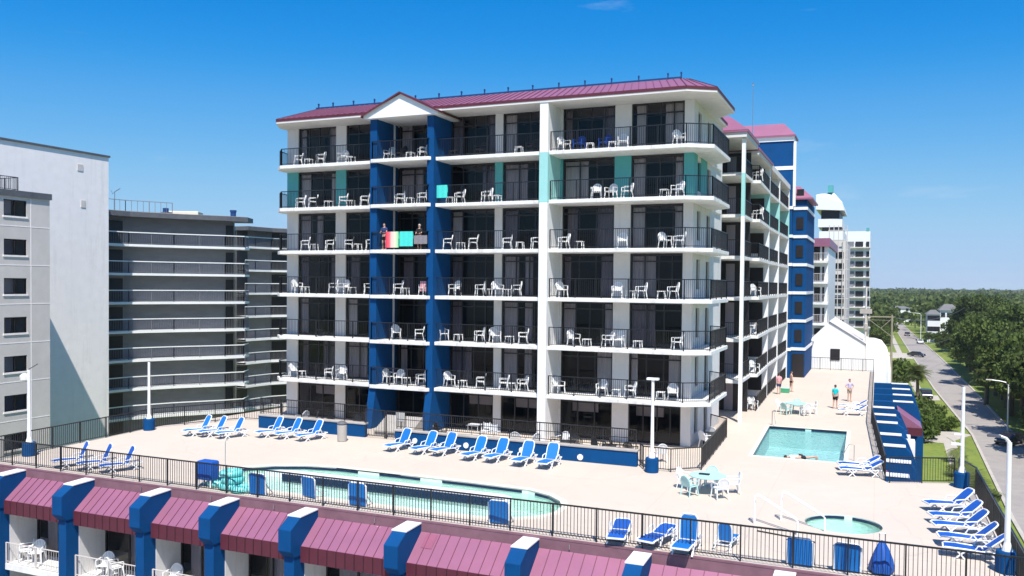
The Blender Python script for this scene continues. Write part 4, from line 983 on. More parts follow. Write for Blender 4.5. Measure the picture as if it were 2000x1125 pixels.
# east face of the lower block: stepped blue fins with white caps
for i,(y0,xo,xe) in enumerate(((44.2,.35,1.95),(47.8,.25,2.15),(52.5,.12,2.3),(56.5,.0,2.4),(61.4,-.12,2.35),(65.1,-.15,2.3),(69.0,-.2,2.3),(73.2,1.2,3.4),(77.8,1.25,3.5),(82.3,1.25,3.5),(86.8,1.25,3.5))):
    cx_ = min(xo+1.45, xe-.45)
    pr = [(xo,-.1),(cx_,-.12),(cx_+(xe-cx_)*.35,-.4),(xe-.12,-1.7),(xe,-2.6),(xe,-10),(-.25,-10),(-.25,-.12)]
    fo = lb(MB().yprism(pr, y0, y0+.6), 'east_fin', M['blue'], bevel=.02)
    lb(MB().box(xo+.02,cx_,y0-.03,y0+.63,-.11,-.05), 'cap', M['plastic'], fo)
    y1 = y0+3.5
    r_ = lb(MB().yprism([(xo+.1,-.42),(xe-.25,-1.55),(xe-.25,-2.0),(xo+.1,-2.0)], y0+.61, y1), 'roof_panel', M['purple'])
    lb(MB().box(-.2,xe-.9,y0+.61,y1,-10,-2.02), 'east_wall', M['plastic'])
lb(MB().yprism([(1.5,-.35),(3.15,-1.5),(3.15,-2.1),(1.5,-2.1)], 69.62, 73.1), 'roof_panel', M['purple'])
lb(MB().box(1.5,3.17,69.58,69.61,-2.1,-1.5), 'fascia', M['maroon'])
lb(MB().box(1.4,2.34,60.2,61.3,-10,-1.0), 'east_wall', M['plastic'])
lb(MB().box(1.5,2.2,64.2,65.0,-10,-1.3), 'east_wall', M['plastic'])
lb(MB().box(4.26,6.3,24,43.2,-10,-3.2), 'lower_roof', M['navyroof'])
lb(MB().box(.65,1.8,43.2,43.75,-1.5,-.5), 'ledge', M['plastic'])
pa = at(848,1052,1,27.5); lb(MB().add([(pa.x-.45,27.3,-.805),(pa.x+.0,27.3,-.805),(pa.x+.0,27.78,-.425),(pa.x-.45,27.78,-.425)],[(0,1,2,3)]), 'roof_patch', M['maroon2'])
for q in (-29.2,-25.3,-22.1,-17.4,-9.6): lb(MB().tube([(q,27.8,-.3),(q,27.8,-.12)],.02,6), 'bolt', M['chrome'])
# white gabled end wall beyond the deck
GB = empty('gabled_building', 'white gabled building with one small dark window at the far end of the deck', 'building', (-4,97,STZ))
def gb(mb,name,m,**k): mb.v = [(x+4,y-97,z-STZ) for x,y,z in mb.v]; return mb.build(name,m,GB,**k)
gb(MB().yprism([(-8.5,-10),(-1.2,-10),(-1.2,2.9),(-4.75,5.1),(-8.5,1.2)],97.6,99.6).yprism([(-8.5,-10),(-1.2,-10),(-1.2,2.88),(-4.75,5.08),(-8.5,1.2)],99.6,112), 'wall', M['plastic'])
gb(MB().quad((-1.05,97.45,2.86),(-4.75,97.45,5.16),(-4.75,112,5.16),(-1.05,112,2.86)), 'roof', M['ltgrey'])
p0 = at(1622,681,1,97.6); gb(MB().box(p0.x,p0.x+.95,97.52,97.6,p0.z-1.2,p0.z), 'window', M['frame'])
gb(MB().box(-7.6,-6.2,96.6,98,3.0,3.25), 'canopy', M['plastic'])
# rounded white annexe with ribs to its right
AN = empty('round_annexe', 'white rounded annexe with ribbed side to the right of the gable', 'building', (-.6,98,STZ))
prof = [(1.95,0),(1.95,9.8),(1.85,11.2),(1.5,12.4),(1.0,13.1),(.3,13.3)]
MB().lathe(prof,0,3,18).build('drum', M['plastic'], AN)
mb = MB()
for k in range(18):
    a = 2*math.pi*k/18
    for (r1,z1),(r2,z2) in zip(prof[:-1],prof[1:]): mb.bar((r1*1.01*math.cos(a),3+r1*1.01*math.sin(a),z1),(r2*1.01*math.cos(a),3+r2*1.01*math.sin(a),z2),.06,.06)
mb.build('rib', M['lilac'], AN)
fence('deck_fence', [(-6.6,96.8),(-.3,96.8)], 0, 'thin black fence across the far end of the deck before the white gable', 1.3, .16, 1.1, G)

# ================================================================== NEIGHBOURS ON THE LEFT
NB = empty('stucco_apartment_building', 'pale grey stucco apartment building at the left edge with a blank lilac wall', 'building', (-62,42,STZ))
def nb(mb,name,m,parent=None,**k): mb.v = [(x+62,y-42,z-STZ) for x,y,z in mb.v]; return mb.build(name,m,parent or NB,**k)
XF = -55.4
wl_ = MB(); WY = (40.81,42.54)
zs = [13.19-2.72*k for k in range(9)]
wl_.box(-61.85,XF,25,WY[0],STZ,14.55); wl_.box(-61.85,XF,WY[1],44.38,STZ,14.55)
wl_.box(-61.85,XF,WY[0],WY[1],zs[0]+1.12,14.55)
for k in range(8): wl_.box(-61.85,XF,WY[0],WY[1],zs[k+1]+1.12,zs[k])
nb(wl_, 'front_block_wall', M['ltgrey'])
nb(MB().box(-62.2,XF+.12,24.8,44.48,14.55,14.98), 'parapet', M['coping'])
gr = MB()
for k in range(9): gr.box(XF-.01,XF+.012,25,44.37,zs[k]-.72,zs[k]-.66)
gr.box(XF-.01,XF+.013,42.85,42.9,STZ,14.5); nb(gr, 'groove', M['lilac'])
for k in range(8):
    f = MB(); z0 = zs[k]; z1 = z0+1.12
    f.box(XF-.12,XF-.04,WY[0],WY[0]+.06,z0,z1).box(XF-.12,XF-.04,WY[1]-.06,WY[1],z0,z1).box(XF-.12,XF-.04,WY[0]+.06,WY[1]-.06,z1-.06,z1).box(XF-.12,XF-.04,WY[0]+.06,WY[1]-.06,z0,z0+.06).box(XF-.12,XF-.04,41.6,41.67,z0+.06,z1-.06)
    fo = nb(f, 'window', M['frame']); nb(MB().quad((XF-.08,WY[0],z0),(XF-.08,WY[1],z0),(XF-.08,WY[1],z1),(XF-.08,WY[0],z1)), 'pane', M['glass'], fo)
    nb(MB().box(XF-.3,XF-.28,WY[0],WY[0]+.75+.1*(k%3),z0,z1), 'blind', M['curtb'] if k % 2 else M['curt'], fo)
    nb(MB().box(XF-.02,XF+.06,WY[0]-.08,WY[1]+.08,z0-.12,z0-.005), 'sill', M['lilac'], fo)
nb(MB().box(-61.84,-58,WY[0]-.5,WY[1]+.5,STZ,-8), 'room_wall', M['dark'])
nb(MB().box(-80,-61.9,20,55.39,STZ,19.45), 'rear_block_wall', M['lilac'])
nb(MB().box(-80.1,-61.8,19.9,55.5,19.45,19.62), 'parapet', M['coping'])
nb(MB().box(-61.92,-61.86,52.2,52.75,17.95,18.5), 'vent', M['ltgrey']); nb(MB().box(-61.92,-61.86,52.55,53.0,14.9,15.5), 'vent', M['ltgrey'])
mb = MB(); railing(mb, [(XF-.3,34),(XF-.3,42.1),(-61,42.1)], 14.98, .95, .14, 1.4); nb(mb, 'roof_railing', M['black'])

def camp(px, d):      # survey point on a sight column at depth d
    u = (px-1000)/FOC*d; return (u*math.cos(YAW)-d*math.sin(YAW), u*math.sin(YAW)+d*math.cos(YAW))
CB = empty('curved_apartment_building', 'slate grey apartment building with curved white edged galleries on every floor', 'building', (*camp(340,84),STZ))
co = Vector(CB.location)
def cb(mb,name,m,parent=None,**k): mb.v = [(x-co.x,y-co.y,z-co.z) for x,y,z in mb.v]; return mb.build(name,m,parent or CB,**k)
F1 = [camp(170,77.0),camp(213,79.0),camp(252,80.6),camp(340,83),camp(440,85.2),camp(478,86.4),camp(487,88.5)]
F2 = [camp(480,100),camp(500,101.5),camp(530,103.5),camp(600,106)]
def off(poly, d):
    out = []
    for i,p in enumerate(poly):
        a = Vector(poly[max(i-1,0)]); b = Vector(poly[min(i+1,len(poly)-1)]); t = (b-a).normalized(); nn = Vector((-t.y,t.x)); q = Vector(p)+nn*d; out.append((q.x,q.y))
    return out
for F, zt, n0 in ((F1,12.2,8),(F2,12.9,8)):
    W = off(F, 1.5); W2 = off(F, 14)
    wall = MB()
    for (a,b) in zip(W[:-1],W[1:]): wall.quad((*a,STZ),(*b,STZ),(*b,14.9),(*a,14.9))
    wall.quad((*W[-1],STZ),(*W2[-1],STZ),(*W2[-1],14.9),(*W[-1],14.9))
    cb(wall, 'wall', M['bldgrey'])
    cb(MB().prism(off(F,1.9)+off(F,13)[::-1], STZ, 14.7), 'core_wall', M['bldgrey'])
    ia = off(F, 1.42)
    if F is F1:
        for (a,b,t0,t1) in ((ia[1],ia[2],.2,.95),(ia[4],ia[5],.3,1.0),(ia[5],ia[6],0,1)):
            A = Vector(a).lerp(Vector(b),t0); B = Vector(a).lerp(Vector(b),t1)
            for k in range(8): z = zt-2.72*k; cb(MB().quad((A.x,A.y,z+.05),(B.x,B.y,z+.05),(B.x,B.y,z+2.2),(A.x,A.y,z+2.2)), 'gallery_glazing', M['frame'])
    else:
        for (a,b,t0,t1) in ((ia[0],ia[1],.0,1),(ia[2],ia[3],.15,.6)):
            A = Vector(a).lerp(Vector(b),t0); B = Vector(a).lerp(Vector(b),t1)
            for k in range(8): z = zt-2.72*k; cb(MB().quad((A.x,A.y,z+.05),(B.x,B.y,z+.05),(B.x,B.y,z+2.2),(A.x,A.y,z+2.2)), 'gallery_glazing', M['frame'])
    for k in range(n0+1):
        z = zt-2.72*k
        s_ = MB()
        for (a,b,c,d) in zip(F[:-1],F[1:],W[1:],W[:-1]): s_.add([(*a,z-.22),(*b,z-.22),(*c,z-.22),(*d,z-.22),(*a,z),(*b,z),(*c,z),(*d,z)],[(0,3,2,1),(4,5,6,7),(0,1,5,4)])
        cb(s_, 'gallery_slab', M['plastic'])
        r_ = MB(); Fi = off(F,.1)
        for (a,b) in zip(Fi[:-1],Fi[1:]):
            r_.bar((*a,z+1.1),(*b,z+1.1),.08,.09)
        cb(r_, 'handrail', M['plastic'])
        r_ = MB(); Fi = off(F,.12); railing(r_, Fi, z, 1.05, .16, 2.2, .018, .03); cb(r_, 'railing', M['bldgrey'])
    poly = off(F,-.35)+off(F,14)[::-1]
    cb(MB().prism(poly, 14.75, 15.2), 'roof', M['coping'])
    cb(MB().prism(off(F,-.2)+off(F,13.5)[::-1], 15.2, 15.24), 'roof_membrane', M['concrete'])
rf_ = MB(); Fi = off(F1,1.0); railing(rf_, Fi[1:4], 15.24, 1.1, .5, 1.8, .03, .06); cb(rf_, 'roof_railing', M['bldgrey'])
v1 = empty('roof_plant', 'dark wedge shaped vent housing on the curved building roof', 'vent', (*camp(322,88),15.24)); MB().yprism([(-.9,0),(.5,0),(.5,.55),(-.1,.5)],-.5,.5).build('housing', M['coping'], v1); MB().box(-.1,.3,-.2,.2,.55,.95).build('cap', M['navy'], v1)
v2 = tag(MB().box(-1.6,1.8,-1,1,0,.75).build('roof_shed', M['cream'], bevel=.05), 'low cream plant shed on the curved building roof', 'shed'); v2.location = (*camp(357,90),15.24); v2.rotation_euler = (0,0,.5)
v3 = tag(MB().lathe([(.28,0),(.28,.6),(.33,.62),(.33,.8)],0,0,12).build('roof_pipe', M['navy']), 'blue round vent pipe near the right end of the curved roof', 'vent'); v3.location = (*camp(455,87.5),15.2)
v4 = tag(MB().tube([(0,0,0),(0,0,2.2),(-.25,0,2.0),(-.5,0,2.35)],.03,5).bar((0,0,2.2),(.6,.1,2.5),.05).build('aerial', M['coping']), 'crooked aerial on the roof beside the blank lilac wall', 'aerial'); v4.location = (*camp(224,84),15.2)

# ================================================================== DISTANT BUILDINGS
def fbox(x0,x1,yt,yb,Y,depth,root,name,m,zmin=None,parent=None,push=0):
    a = at(x0,yt,1,Y); b = at(x1,yt,1,Y); zb = zmin if zmin is not None else at(x0,yb,1,Y).z
    r = Vector(root.location); return MB().box(a.x-r.x,b.x-r.x,Y-push-r.y,Y+depth-r.y,zb-r.z,a.z-r.z).build(name,m,parent or root)
# white balconied section beyond the blue tower
D1 = empty('white_apartment_block', 'white balconied block with purple eaves just beyond the blue stair tower', 'building', (at(1600,560,1,112).x,112,STZ))
fbox(1588,1618,470,0,112,20,D1,'wall',M['plastic'],STZ)
fbox(1584,1622,466,482,112,21,D1,'roof',M['purple'],push=.8)
for i,y in enumerate((497,537,577,617,657)):
    fbox(1580,1618,y+13,y+17,112,.5,D1,'balcony_slab',M['slab'],push=1.6)
    fbox(1590,1602,y-16,y+12,112,.05,D1,'window',M['frame'],push=.06); fbox(1606,1610,y-16,y+12,112,.05,D1,'window',M['frame'],push=.06)
    q0 = at(1580,y,1,110.6); q1 = at(1618,y,1,110.6); zz = at(1580,y+13,1,110.5).z; r = D1.location
    railing(MB(),[(q0.x-r.x,110.6-112),(q1.x-r.x,110.6-112)],zz-r.z,1.0,.2,1.5,.03).build('railing',M['ltgrey'],D1)
D2 = empty('scaffolded_building', 'grey building wrapped in scaffolding right of the blue tower', 'building', (at(1640,560,1,150).x,150,STZ))
fbox(1622,1652,470,0,150,25,D2,'wall',M['ltgrey'],STZ)
for i in range(7):
    y = 492+22*i; fbox(1627,1648,y,y+12,150,.1,D2,'window',M['frame'],push=.12)
mb = MB(); r = D2.location
for x in (1620,1629,1638,1647,1655):
    a = at(x,440,1,148.5); mb.tube([(a.x-r.x,-1.5,0),(a.x-r.x,-1.5,a.z-r.z)],.07,5)
for i in range(11):
    a = at(1618,450+19*i,1,148.5); b = at(1657,450+19*i,1,148.5); mb.bar((a.x-r.x,-1.5,a.z-r.z),(b.x-r.x,-1.5,a.z-r.z),.12,.1)
mb.build('scaffolding',M['ltgrey'],D2)
D3 = empty('white_tower', 'white tower with a rounded crown storey and small teal roof box', 'tower', (at(1620,560,1,180).x,180,STZ))
fbox(1600,1645,470,0,180,20,D3,'shaft',M['plastic'],STZ)
for i,(y0,y1,mm,x0,x1) in enumerate(((412,428,'frame',1604,1640),(428,444,'plastic',1598,1645),(444,452,'frame',1606,1644),(452,470,'plastic',1600,1648))): fbox(x0,x1,y0,y1,180,16,D3,'storey',M[mm],push=i*.1)
a = at(1594,410,1,180); b = at(1646,376,1,180); r = D3.location
mb = MB(); hx0, hx1, z0, z1 = a.x-r.x, b.x-r.x, a.z-r.z, b.z-r.z
mb.add([(hx0,-1,z0),(hx1+.4,-1,z0-.3),(hx1+.4,15,z0-.3),(hx0,15,z0),(hx0,-1,z1-.4),(hx1,-1,z1-2),(hx1,15,z1-2),(hx0,15,z1-.4),(hx0+.8,1,z1),(hx1-1.6,1,z1),(hx1-1.6,13,z1),(hx0+.8,13,z1)],[(0,1,5,4),(1,2,6,5),(2,3,7,6),(3,0,4,7),(4,5,9,8),(5,6,10,9),(6,7,11,10),(7,4,8,11),(8,9,10,11),(3,2,1,0)])
mb.build('crown',M['plastic'],D3); fbox(1617,1627,362,376,180,2,D3,'roof_box',M['teal'])
D4 = empty('white_high_rise', 'white high rise with blue grey balcony bands near the horizon', 'building', (at(1672,560,1,245).x,245,STZ))
fbox(1645,1700,452,0,245,25,D4,'wall',M['plastic'],STZ)
for i in range(9):
    y = 472+19.3*i; fbox(1650,1668,y,y+9,245,.3,D4,'window_band',M['bldgrey'],push=.3); fbox(1671,1686,y,y+10,245,.3,D4,'window_band',M['frame'],push=.31); fbox(1692,1698,y,y+10,245,.3,D4,'window_band',M['frame'],push=.31)
    fbox(1646,1700,y+11,y+13,245,.6,D4,'balcony_slab',M['ltgrey'],push=1.2)
fbox(1692,1698,445,452,245,2,D4,'roof_box',M['teal'])
# low white clubhouse and houses beyond the trees
def house(px0,px1,yt,yb,Y,label,ridge,group='houses beyond the street trees'):
    r = Vector((at((px0+px1)/2,yb,1,Y).x,Y,STZ)); t = empty('house',label,'house',r,0,group)
    a = at(px0,yt,1,Y); b = at(px1,yt,1,Y); Z = a.z-STZ; x0,x1 = a.x-r.x,b.x-r.x
    MB().box(x0,x1,0,12,0,Z).build('wall',M['plastic'],t)
    MB().add([(x0-.5,-.5,Z),(x1+.5,-.5,Z),(x1+.5,12.5,Z),(x0-.5,12.5,Z),((x0+x1)/2-(x1-x0)*.22,5,Z+ridge),((x0+x1)/2+(x1-x0)*.22,5,Z+ridge)],[(0,1,5,4),(1,2,5),(2,3,4,5),(3,0,4)]).build('roof',M['shingle'],t)
    n = 3
    for i in range(n):
        for j in range(2):
            xx = x0+(x1-x0)*(i+.5)/n; zz = Z*(.3+.38*j)+1; MB().box(xx-.7,xx+.7,-.06,0,zz,zz+1.6).build('window',M['frame'],t)
    return t
house(1812,1836,614,655,330,'white two storey house with grey hipped roof, left of the pair among the trees',1.5)
house(1836,1872,606,650,345,'white pillared house with grey roof, right of the pair among the trees',2.2)
house(1733,1780,602,612,520,'long low cream building behind the trees at the head of the street',1.2)

# ================================================================== POLES, WIRES, STREET LAMPS, CARS
up = empty('utility_pole', 'pale wooden H frame utility pole with crossbar and braces left of the street', 'utility pole', (at(1740,740,1,168).x,168,STZ))
r = up.location; tp = at(1741,618,1,168).z-STZ
MB().tube([(0,0,0),(0,0,tp+.3)],.22,8,.16).build('pole',M['wood'],up)
xl = at(1694,620,1,168).x-r.x
MB().tube([(xl,0,0),(xl,0,tp)],.18,8,.14).build('pole',M['wood'],up)
MB().bar((xl-.5,0,tp-.1),(.3,0,tp-.1),.2,.2).bar((xl-.5,.2,tp-.7),(.3,.2,tp-.7),.08,.08).build('crossbar',M['wood'],up)
MB().bar((xl,0,tp-.4),(0,0,tp-3.6),.1,.1).bar((xl+2.2,0,tp-2.2),(0,0,tp-.4),.1,.1).build('brace',M['wood'],up)
for i in range(4): MB().bar((xl-.2,.1*i,tp-5-2*i),(.1,.1*i,tp-5-2*i),.05,.05).build('cable_rack',M['wood'],up)
for i,(z0,z1) in enumerate(((-.1,-1.2),(-.1,-.4),(-5,-6))):
    A = Vector((r.x,168,STZ+tp+z0)); B = Vector((r.x+20+i*3,290,STZ+tp+z1+1)); pts = [A.lerp(B,t/10)-Vector((0,0,2.2*4*(t/10)*(1-t/10))) for t in range(11)]
    tag(MB().tube(pts,.035,4).build('overhead_wire',M['coping']),'overhead wire sagging from the H frame pole over the street, %s of three' % ('highest','middle','lowest')[i],'wire','overhead wires')
u2 = empty('mast','slim grey mast standing beside the white gable above the far corner of the deck','mast',(at(1689,735,1,99).x,99,-2)); MB().tube([(0,0,0),(0,0,at(1689,560,1,99).z+2)],.09,6).build('pole',M['ltgrey'],u2)
MB().lathe([(.1,6.2),(.22,6.3),(.22,6.9),(.1,7)],0,0,10).build('transformer',M['concrete'],u2); MB().box(-.6,.6,-.15,.15,8.0,8.5).build('bracket',M['concrete'],u2)
u3 = empty('lamp_pole','white lamp pole with square brick base just beyond the purple eaves of the east side','lamp pole',(at(1713,770,1,104).x,104,STZ)); MB().tube([(0,0,0),(0,0,at(1713,668,1,104).z-STZ)],.15,8).build('pole',M['plastic'],u3); MB().box(-1.6,2.2,-.5,.5,0,at(1713,762,1,104).z-STZ-.4).build('base',M['brick'],u3)
def street_lamp(px,py,Y,label,flip=-1):
    top = at(px,py,1,Y); t = empty('street_lamp',label,'street lamp',(top.x,Y,STZ),0,'street lamps along the road'); h = top.z-STZ
    MB().tube([(0,0,0),(0,0,h-.5)],.11,7,.08).build('pole',M['plastic'],t)
    MB().tube([(0,0,h-.5),(flip*.3,0,h-.15),(flip*1.0,0,h),(flip*2.2,0,h+.12)],.07,6).build('arm',M['plastic'],t)
    MB().box(flip*2.3-.35,flip*2.3+.35,-.14,.14,h+.05,h+.18).build('lamp_head',M['ltgrey'],t)
street_lamp(1970,745,130,'street lamp with long curved arm among the trees on the right'); street_lamp(1799,612,330,'small street lamp beside the far end of the road'); 
def make_car(m):
    t = empty('parked_car','car','car')
    # length along y
    prof = [(-2.2,.35),(-2.25,.6),(-2.1,.85),(-1.2,.98),(-.6,1.42),(.9,1.44),(1.7,1.0),(2.15,.92),(2.25,.6),(2.2,.35)]
    MB().xprism(prof,-.86,.86).build('body',m,t,bevel=.08)
    MB().xprism([(-1.08,1.0),(-.56,1.38),(.88,1.4),(1.5,1.02)],-.875,.875).build('side_glass',M['frame'],t)
    MB().add([(-.74,-1.2,1.0),(.74,-1.2,1.0),(.66,-.63,1.42),(-.66,-.63,1.42)],[(0,1,2,3)]).build('windscreen',M['frame'],t)
    MB().add([(-.74,1.72,1.01),(-.66,.93,1.46),(.66,.93,1.46),(.74,1.72,1.01)],[(0,1,2,3)]).build('rear_window',M['frame'],t)
    for sx in (-1,1):
        for sy in (-1.38,1.38):
            wl = MB().tube([(sx*.7,sy,.32),(sx*.9,sy,.32)],.32,14).build('wheel',M['rubber'],t); MB().tube([(sx*.9,sy,.32),(sx*.915,sy,.32)],.19,10).build('rim',M['chrome'],wl)
        MB().box(sx*.65-.16,sx*.65+.16,-2.27,-2.2,.6,.74).build('headlight',M['plastic'],t); MB().box(sx*.66-.14,sx*.66+.14,2.2,2.27,.66,.8).build('tail_light',M['red'],t)
    return t
cdk = placer(make_car(M['cardark'])); cwh = placer(make_car(M['carwhite']))
def gs(px,py): g = gnd(px,py,STZ); return (g.x,g.y,STZ+.03)
GC = 'cars on and beside the street'
cdk(gs(1790,697), R(62), 'dark blue car turning across the middle of the road', GC); cdk(gs(1808,777), R(5), 'black car parked beside the palm tree left of the road', GC)
cwh(gs(1797,671), R(3), 'white car half in tree shade at the right side of the road', GC); cdk(gs(1772,656), R(2), 'dark car parked farthest up the road', GC)
cdk(gs(1972,868), R(-30), 'dark car in the tree shade at the right edge, nose under the street lamp', GC)

# ================================================================== TREES AND PLANTS
def leafquads(mb, cx, cy, cz, rx, ry, rz, n, size, r, hollow=.55):
    for _ in range(n):
        while True:
            x,y,z = r.uniform(-1,1),r.uniform(-1,1),r.uniform(-1,1); q = x*x+y*y+z*z
            if hollow**2 < q < 1: break
        c = Vector((cx+x*rx,cy+y*ry,cz+z*rz)); e = Euler((r.uniform(0,6.3),r.uniform(0,6.3),r.uniform(0,6.3))).to_matrix(); s = size*r.uniform(.6,1.3)
        u = e@Vector((s,0,0)); v = e@Vector((0,s*.7,0)); mb.add([c-u-v*.4,c-v,c+u,c+v],[(0,1,2,3)])
def make_tree(seed, h, rad, m, clumps, per, size, name='oak_tree'):
    r = random.Random(seed); t = empty(name,'tree','tree'); tk = MB()
    th = h*.35; tk.tube([(0,0,0),(r.uniform(-.2,.2),0,th*.6),(r.uniform(-.4,.4),.2,th),(r.uniform(-.5,.5),0,h*.7)],.32,7,.1)
    cr_m = MB()
    for i in range(clumps):
        a = r.uniform(0,6.28); f = math.sqrt(r.random()); z = r.uniform(.38,.95); rr2 = rad*(1-((z-.55)/.6)**2)**.5*.8*f
        x,y = rr2*math.cos(a),rr2*math.sin(a); cs = r.uniform(.22,.38)*rad
        leafquads(cr_m,x,y,h*z,cs,cs,cs*.7,per,size,r,.35)
        if i % 3 == 0: tk.tube([(0,0,th),(x*.5,y*.5,(th+h*z)/2+.3),(x,y,h*z)],.12,5,.03)
    tk.build('trunk',M['trunk'],t); cr_m.build('crown',m,t)
    return t
oaks = [placer(make_tree(11,13,6.0,M['leaf'],44,120,.34)), placer(make_tree(12,11,5.2,M['leaf'],38,120,.34)), placer(make_tree(13,14.5,6.6,M['leaf'],48,120,.36)), placer(make_tree(14,9,4.4,M['leaf2'],30,110,.32))]
rt = random.Random(21)
spots = []
def okspot(x, y, dmin): return all((x-a)**2+(y-b)**2 > dmin*dmin for a,b in spots)
# belt east of the road
for row,(x0,ystep) in enumerate(((20.6,7.0),(26,8.0),(33,9.5),(42,10.5),(52,12))):
    y = 110-row*4
    while y < 330:
        edge = 3.2*max(0,(y-220))/120
        x = x0-edge+rt.uniform(-2,2); 
        if not (270 < y < 350 and x > 35 and row > 1): spots.append((x,y))
        y += ystep*rt.uniform(.85,1.2)
GT = 'broadleaf trees beside the street'
ne = 0
def treelab(x, y):
    row = 'kerbside' if x < 23 else 'second' if x < 29.5 else 'third' if x < 38 else 'fourth' if x < 47 else 'rearmost'
    k = sum(1 for a,b in spots if b < y and ('kerbside' if a < 23 else 'second' if a < 29.5 else 'third' if a < 38 else 'fourth' if a < 47 else 'rearmost') == row)
    return 'dark leafy tree right of the street, %s row, %s from the near end' % (row, ORD[k] if k < 20 else str(k+1)+'th')
for x,y in spots:
    vx = Vector((x,y)); uu = (x*math.cos(YAW)+y*math.sin(YAW))/(-x*math.sin(YAW)+y*math.cos(YAW)); ppx = 1000+FOC*uu
    i = rt.randrange(3) if rt.random() < .72 else 3; s = rt.uniform(.85,1.15)*(1.0 if x > 24 else .82)*(.45 if (1796 < ppx < 1890 and y > 185) else 1)
    oaks[i]((x,y,STZ), rt.uniform(0,6.28), treelab(x,y), GT, scale=(s,s,s*rt.uniform(.9,1.1))); ne += 1
west = [(.5,262),(1.5,285),(-1.5,300),(2.0,322),(-3,330),(1.5,346),(.5,372),(-6,350),(1,395),(-9,334),(0,424),(-4,290),(6,455),(16,440),(20,470),(18,410),(20,384),(13,480),(-7,403),(-14,380),(-16,340),(-22,360),(-5,376),(-10,427)]
for i,(x,y) in enumerate(west):
    s = rt.uniform(.6,.85); k = rt.randrange(4)
    oaks[k]((x,y,STZ), rt.uniform(0,6.28), 'green tree at the far end of the street, %s from the camera' % (ORD[sorted(q[1] for q in west).index(y)] if sorted(q[1] for q in west).index(y) < 20 else '%dth' % (sorted(q[1] for q in west).index(y)+1)), 'trees at the far end of the street', scale=(s,s,s))
# palms
def make_palm(seed, h=5.2, fr=22, L=1.9):
    r = random.Random(seed); t = empty('palm_tree','palm','palm'); MB().tube([(0,0,0),(.1,.05,h*.5),(.05,0,h)],.24,8,.17).build('trunk',M['trunk'],t)
    m = MB()
    for i in range(fr):
        a = 2*math.pi*i/fr+r.uniform(-.2,.2); el = r.uniform(-.8,1.3); ll = L*r.uniform(.8,1.15); p = Vector((0,0,h+.1)); d = Vector((math.cos(a)*math.cos(el),math.sin(a)*math.cos(el),math.sin(el))); side = Vector((-math.sin(a),math.cos(a),0)); pts = [p]
        for k in range(6): d = (d+Vector((0,0,-.17))).normalized(); p = p+d*ll/6; pts.append(p)
        for k in range(1,7):
            w_ = .95*ll/1.9*math.sin(math.pi*(k+.3)/7.4)
            for s in (-1,1):
                for q in (0,.5):
                    b = pts[k-1].lerp(pts[k],q); tip = b+side*s*w_+(pts[k]-pts[k-1])*.9-Vector((0,0,.12*w_+.05)); m.add([b,b+(pts[k]-pts[k-1])*.35,tip],[(0,1,2)])
    m.build('frond',M['palmleaf'],t); return t
palm = placer(make_palm(5,5.0,60,1.8)); palm2 = placer(make_palm(9,1.3,20,1.5))
palm(gs(1790,790),0,'tall cabbage palm on the grass beside the black car','palms and palmettos beside the street', scale=(1.2,1.2,1.0))
for i,(px,py,s) in enumerate(((1905,790,1.5),(1925,772,1.5),(1950,812,1.6),(1975,822,1.7),(1990,800,1.5),(1945,795,1.6))):
    g = gs(px,py); palm((g[0]+1.5,g[1],STZ),i,'bushy palmetto under the trees right of the street, %s from the left' % ORD[[1905,1925,1945,1950,1975,1990].index(px)],'palms and palmettos beside the street', scale=(s,s,.9))
for i,(x,y,s) in enumerate(((7.6,96,1.0),(8.3,104,1.1),(6.2,62,1.3),(5.6,66,1.1),(8.5,88,.9))):
    palm2((x,y,STZ+(4 if y < 70 else 0)),i*1.3,'low spiky palmetto between the east fins and the pavement, %s from the near end' % ORD[[62,66,88,96,104].index(y)],'palms and palmettos beside the street', scale=(s,s,s))
# shrubs by the lower block
def make_shrub(seed, m, n=1300):
    r = random.Random(seed); t = empty('shrub','shrub','shrub'); mb = MB()
    for i in range(9): a = r.uniform(0,6.28); d = r.uniform(0,.8); leafquads(mb,d*math.cos(a),d*math.sin(a),r.uniform(.5,1.3),.65,.65,.55,n//9,.13,r,.3)
    MB().tube([(0,0,0),(0,0,.8)],.07,5).build('stem',M['trunk'],t); mb.build('foliage',m,t); return t
sh = [placer(make_shrub(31,M['leaf2'])), placer(make_shrub(32,M['leaf']))]
SP = [(4.7, 135, 2.2), (5.8, 138, 2.0), (6.7, 131, 1.8), (5.1, 128, 2.2), (6.5, 125, 1.9), (4.5, 122, 2.2), (6.1, 119, 2.0), (4.7, 115, 2.0), (6.9, 144, 1.4), (3.8, 139, 2.4), (3.7, 131, 2.4), (8.8, 126, 1.2), (2.6, 125, 2.4), (3.8, 128, 2.2), (1.5, 120, 2.2), (2.5, 135, 2.0), (4.2, 180, 2.6), (3.5, 190, 2.8), (2.0, 176, 2.4), (4.8, 196, 2.4), (8.9, 84, 1.1), (9.4, 58, 1.0), (9.2, 52, 1.1), (8.9, 46, 1.0), (1.2, 142, 2.0)]
for i,(x,y,s) in enumerate(sorted(SP,key=lambda q:q[1])):
    sh[i%2]((x,y,STZ),i,'rounded green shrub between the hotel and the street, %s from the near end' % (ORD[i] if i < 20 else ['twenty-first','twenty-second','twenty-third','twenty-fourth','twenty-fifth','twenty-sixth'][i-20]),'shrubs between the hotel and the street', scale=(s,s,s*.95))
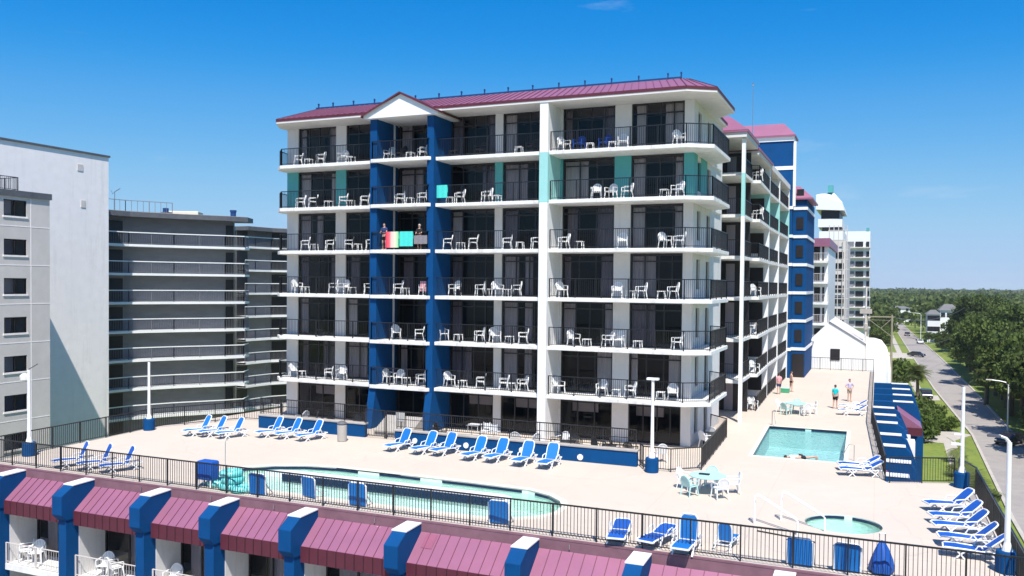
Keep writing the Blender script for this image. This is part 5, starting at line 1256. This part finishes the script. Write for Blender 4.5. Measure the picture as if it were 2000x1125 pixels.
yt = tag(MB().add([(0,0,2.2),(1.3,0,1.4),(0,1.3,1.4),(-1.3,0,1.4),(0,-1.3,1.4)],[(0,2,1),(0,3,2),(0,4,3),(0,1,4)]).tube([(0,0,0),(0,0,2.2)],.05,5).build('garden_parasol',M['yellow']),'small yellow parasol among the shrubs below the H frame pole','parasol'); yt.location = gs(1722,708); yt.scale = (1.5,)*3
# far woodland as one mass
fm_ = MB(); rf2 = random.Random(77)
def clump(x,y,r0,h,n,size):
    for _ in range(n):
        a = rf2.uniform(0,6.28); e = math.asin(rf2.uniform(0,1)); q = rf2.uniform(.8,1.05)
        c = Vector((x+r0*q*math.cos(a)*math.cos(e),y+r0*q*math.sin(a)*math.cos(e),STZ+h*.45+h*.55*q*math.sin(e)))
        u = Vector((rf2.uniform(-1,1),rf2.uniform(-1,1),rf2.uniform(-.4,.4))).normalized()*size; v = Vector((rf2.uniform(-.5,.5),rf2.uniform(-.5,.5),1)).normalized()*size*.7
        fm_.add([c-u,c-v,c+u,c+v],[(0,1,2,3)])
for i in range(1500):
    y = 340*math.exp(rf2.uniform(0,math.log(2600/340))); u = rf2.uniform(-.16,.32); x = u*y+rf2.uniform(-6,6)
    if y < 620 and 3 < x < 19: continue
    if y < 545 and (x < -.02*y): continue
    if 300 < y < 372 and 24 < x < 62: continue
    if 495 < y < 535 and 0 < x < 25: continue
    r0 = rf2.uniform(5,8)*(1+y/1800); h = rf2.uniform(8,14)*(1+y/7000)
    ppx = 1000+FOC*(x*math.cos(YAW)+y*math.sin(YAW))/(-x*math.sin(YAW)+y*math.cos(YAW))
    if (1725 < ppx < 1790 and y < 530) or (1800 < ppx < 1885 and y < 345): h *= .5; r0 *= .7
    clump(x,y,r0,h,70 if y < 800 else 44,.8*(1+y/900))
tag(fm_.build('woodland',M['farleaf']),'dark green woodland stretching to the horizon beyond the street','woodland',kind='stuff')
tag(MB().box(-2500,3500,3200,3500,STZ,STZ+14).build('forest_horizon',M['farleaf']),kind='structure')

# ================================================================== AIR
hz = bpy.data.materials.new('air'); hz.use_nodes = True; n = hz.node_tree; n.nodes.clear()
vo = n.nodes.new('ShaderNodeVolumePrincipled'); vo.inputs['Color'].default_value = (.85,.93,1,1); vo.inputs['Density'].default_value = .0001; vo.inputs['Anisotropy'].default_value = 0
oo = n.nodes.new('ShaderNodeOutputMaterial'); n.links.new(vo.outputs[0], oo.inputs['Volume'])
tag(MB().box(-3000,4000,-250,3600,STZ-2,60).build('haze', hz), kind='stuff')
_seen = {}
for o in C.objects:
    if o.parent is None and o.get('label'):
        n = len(o['label'].split())
        if not 4 <= n <= 16: print('LABELLEN', n, o['label'])
        _seen.setdefault(o['label'], []).append(o.name)
for l, v in _seen.items():
    if len(v) > 1: print('DUPLABEL', l, v)
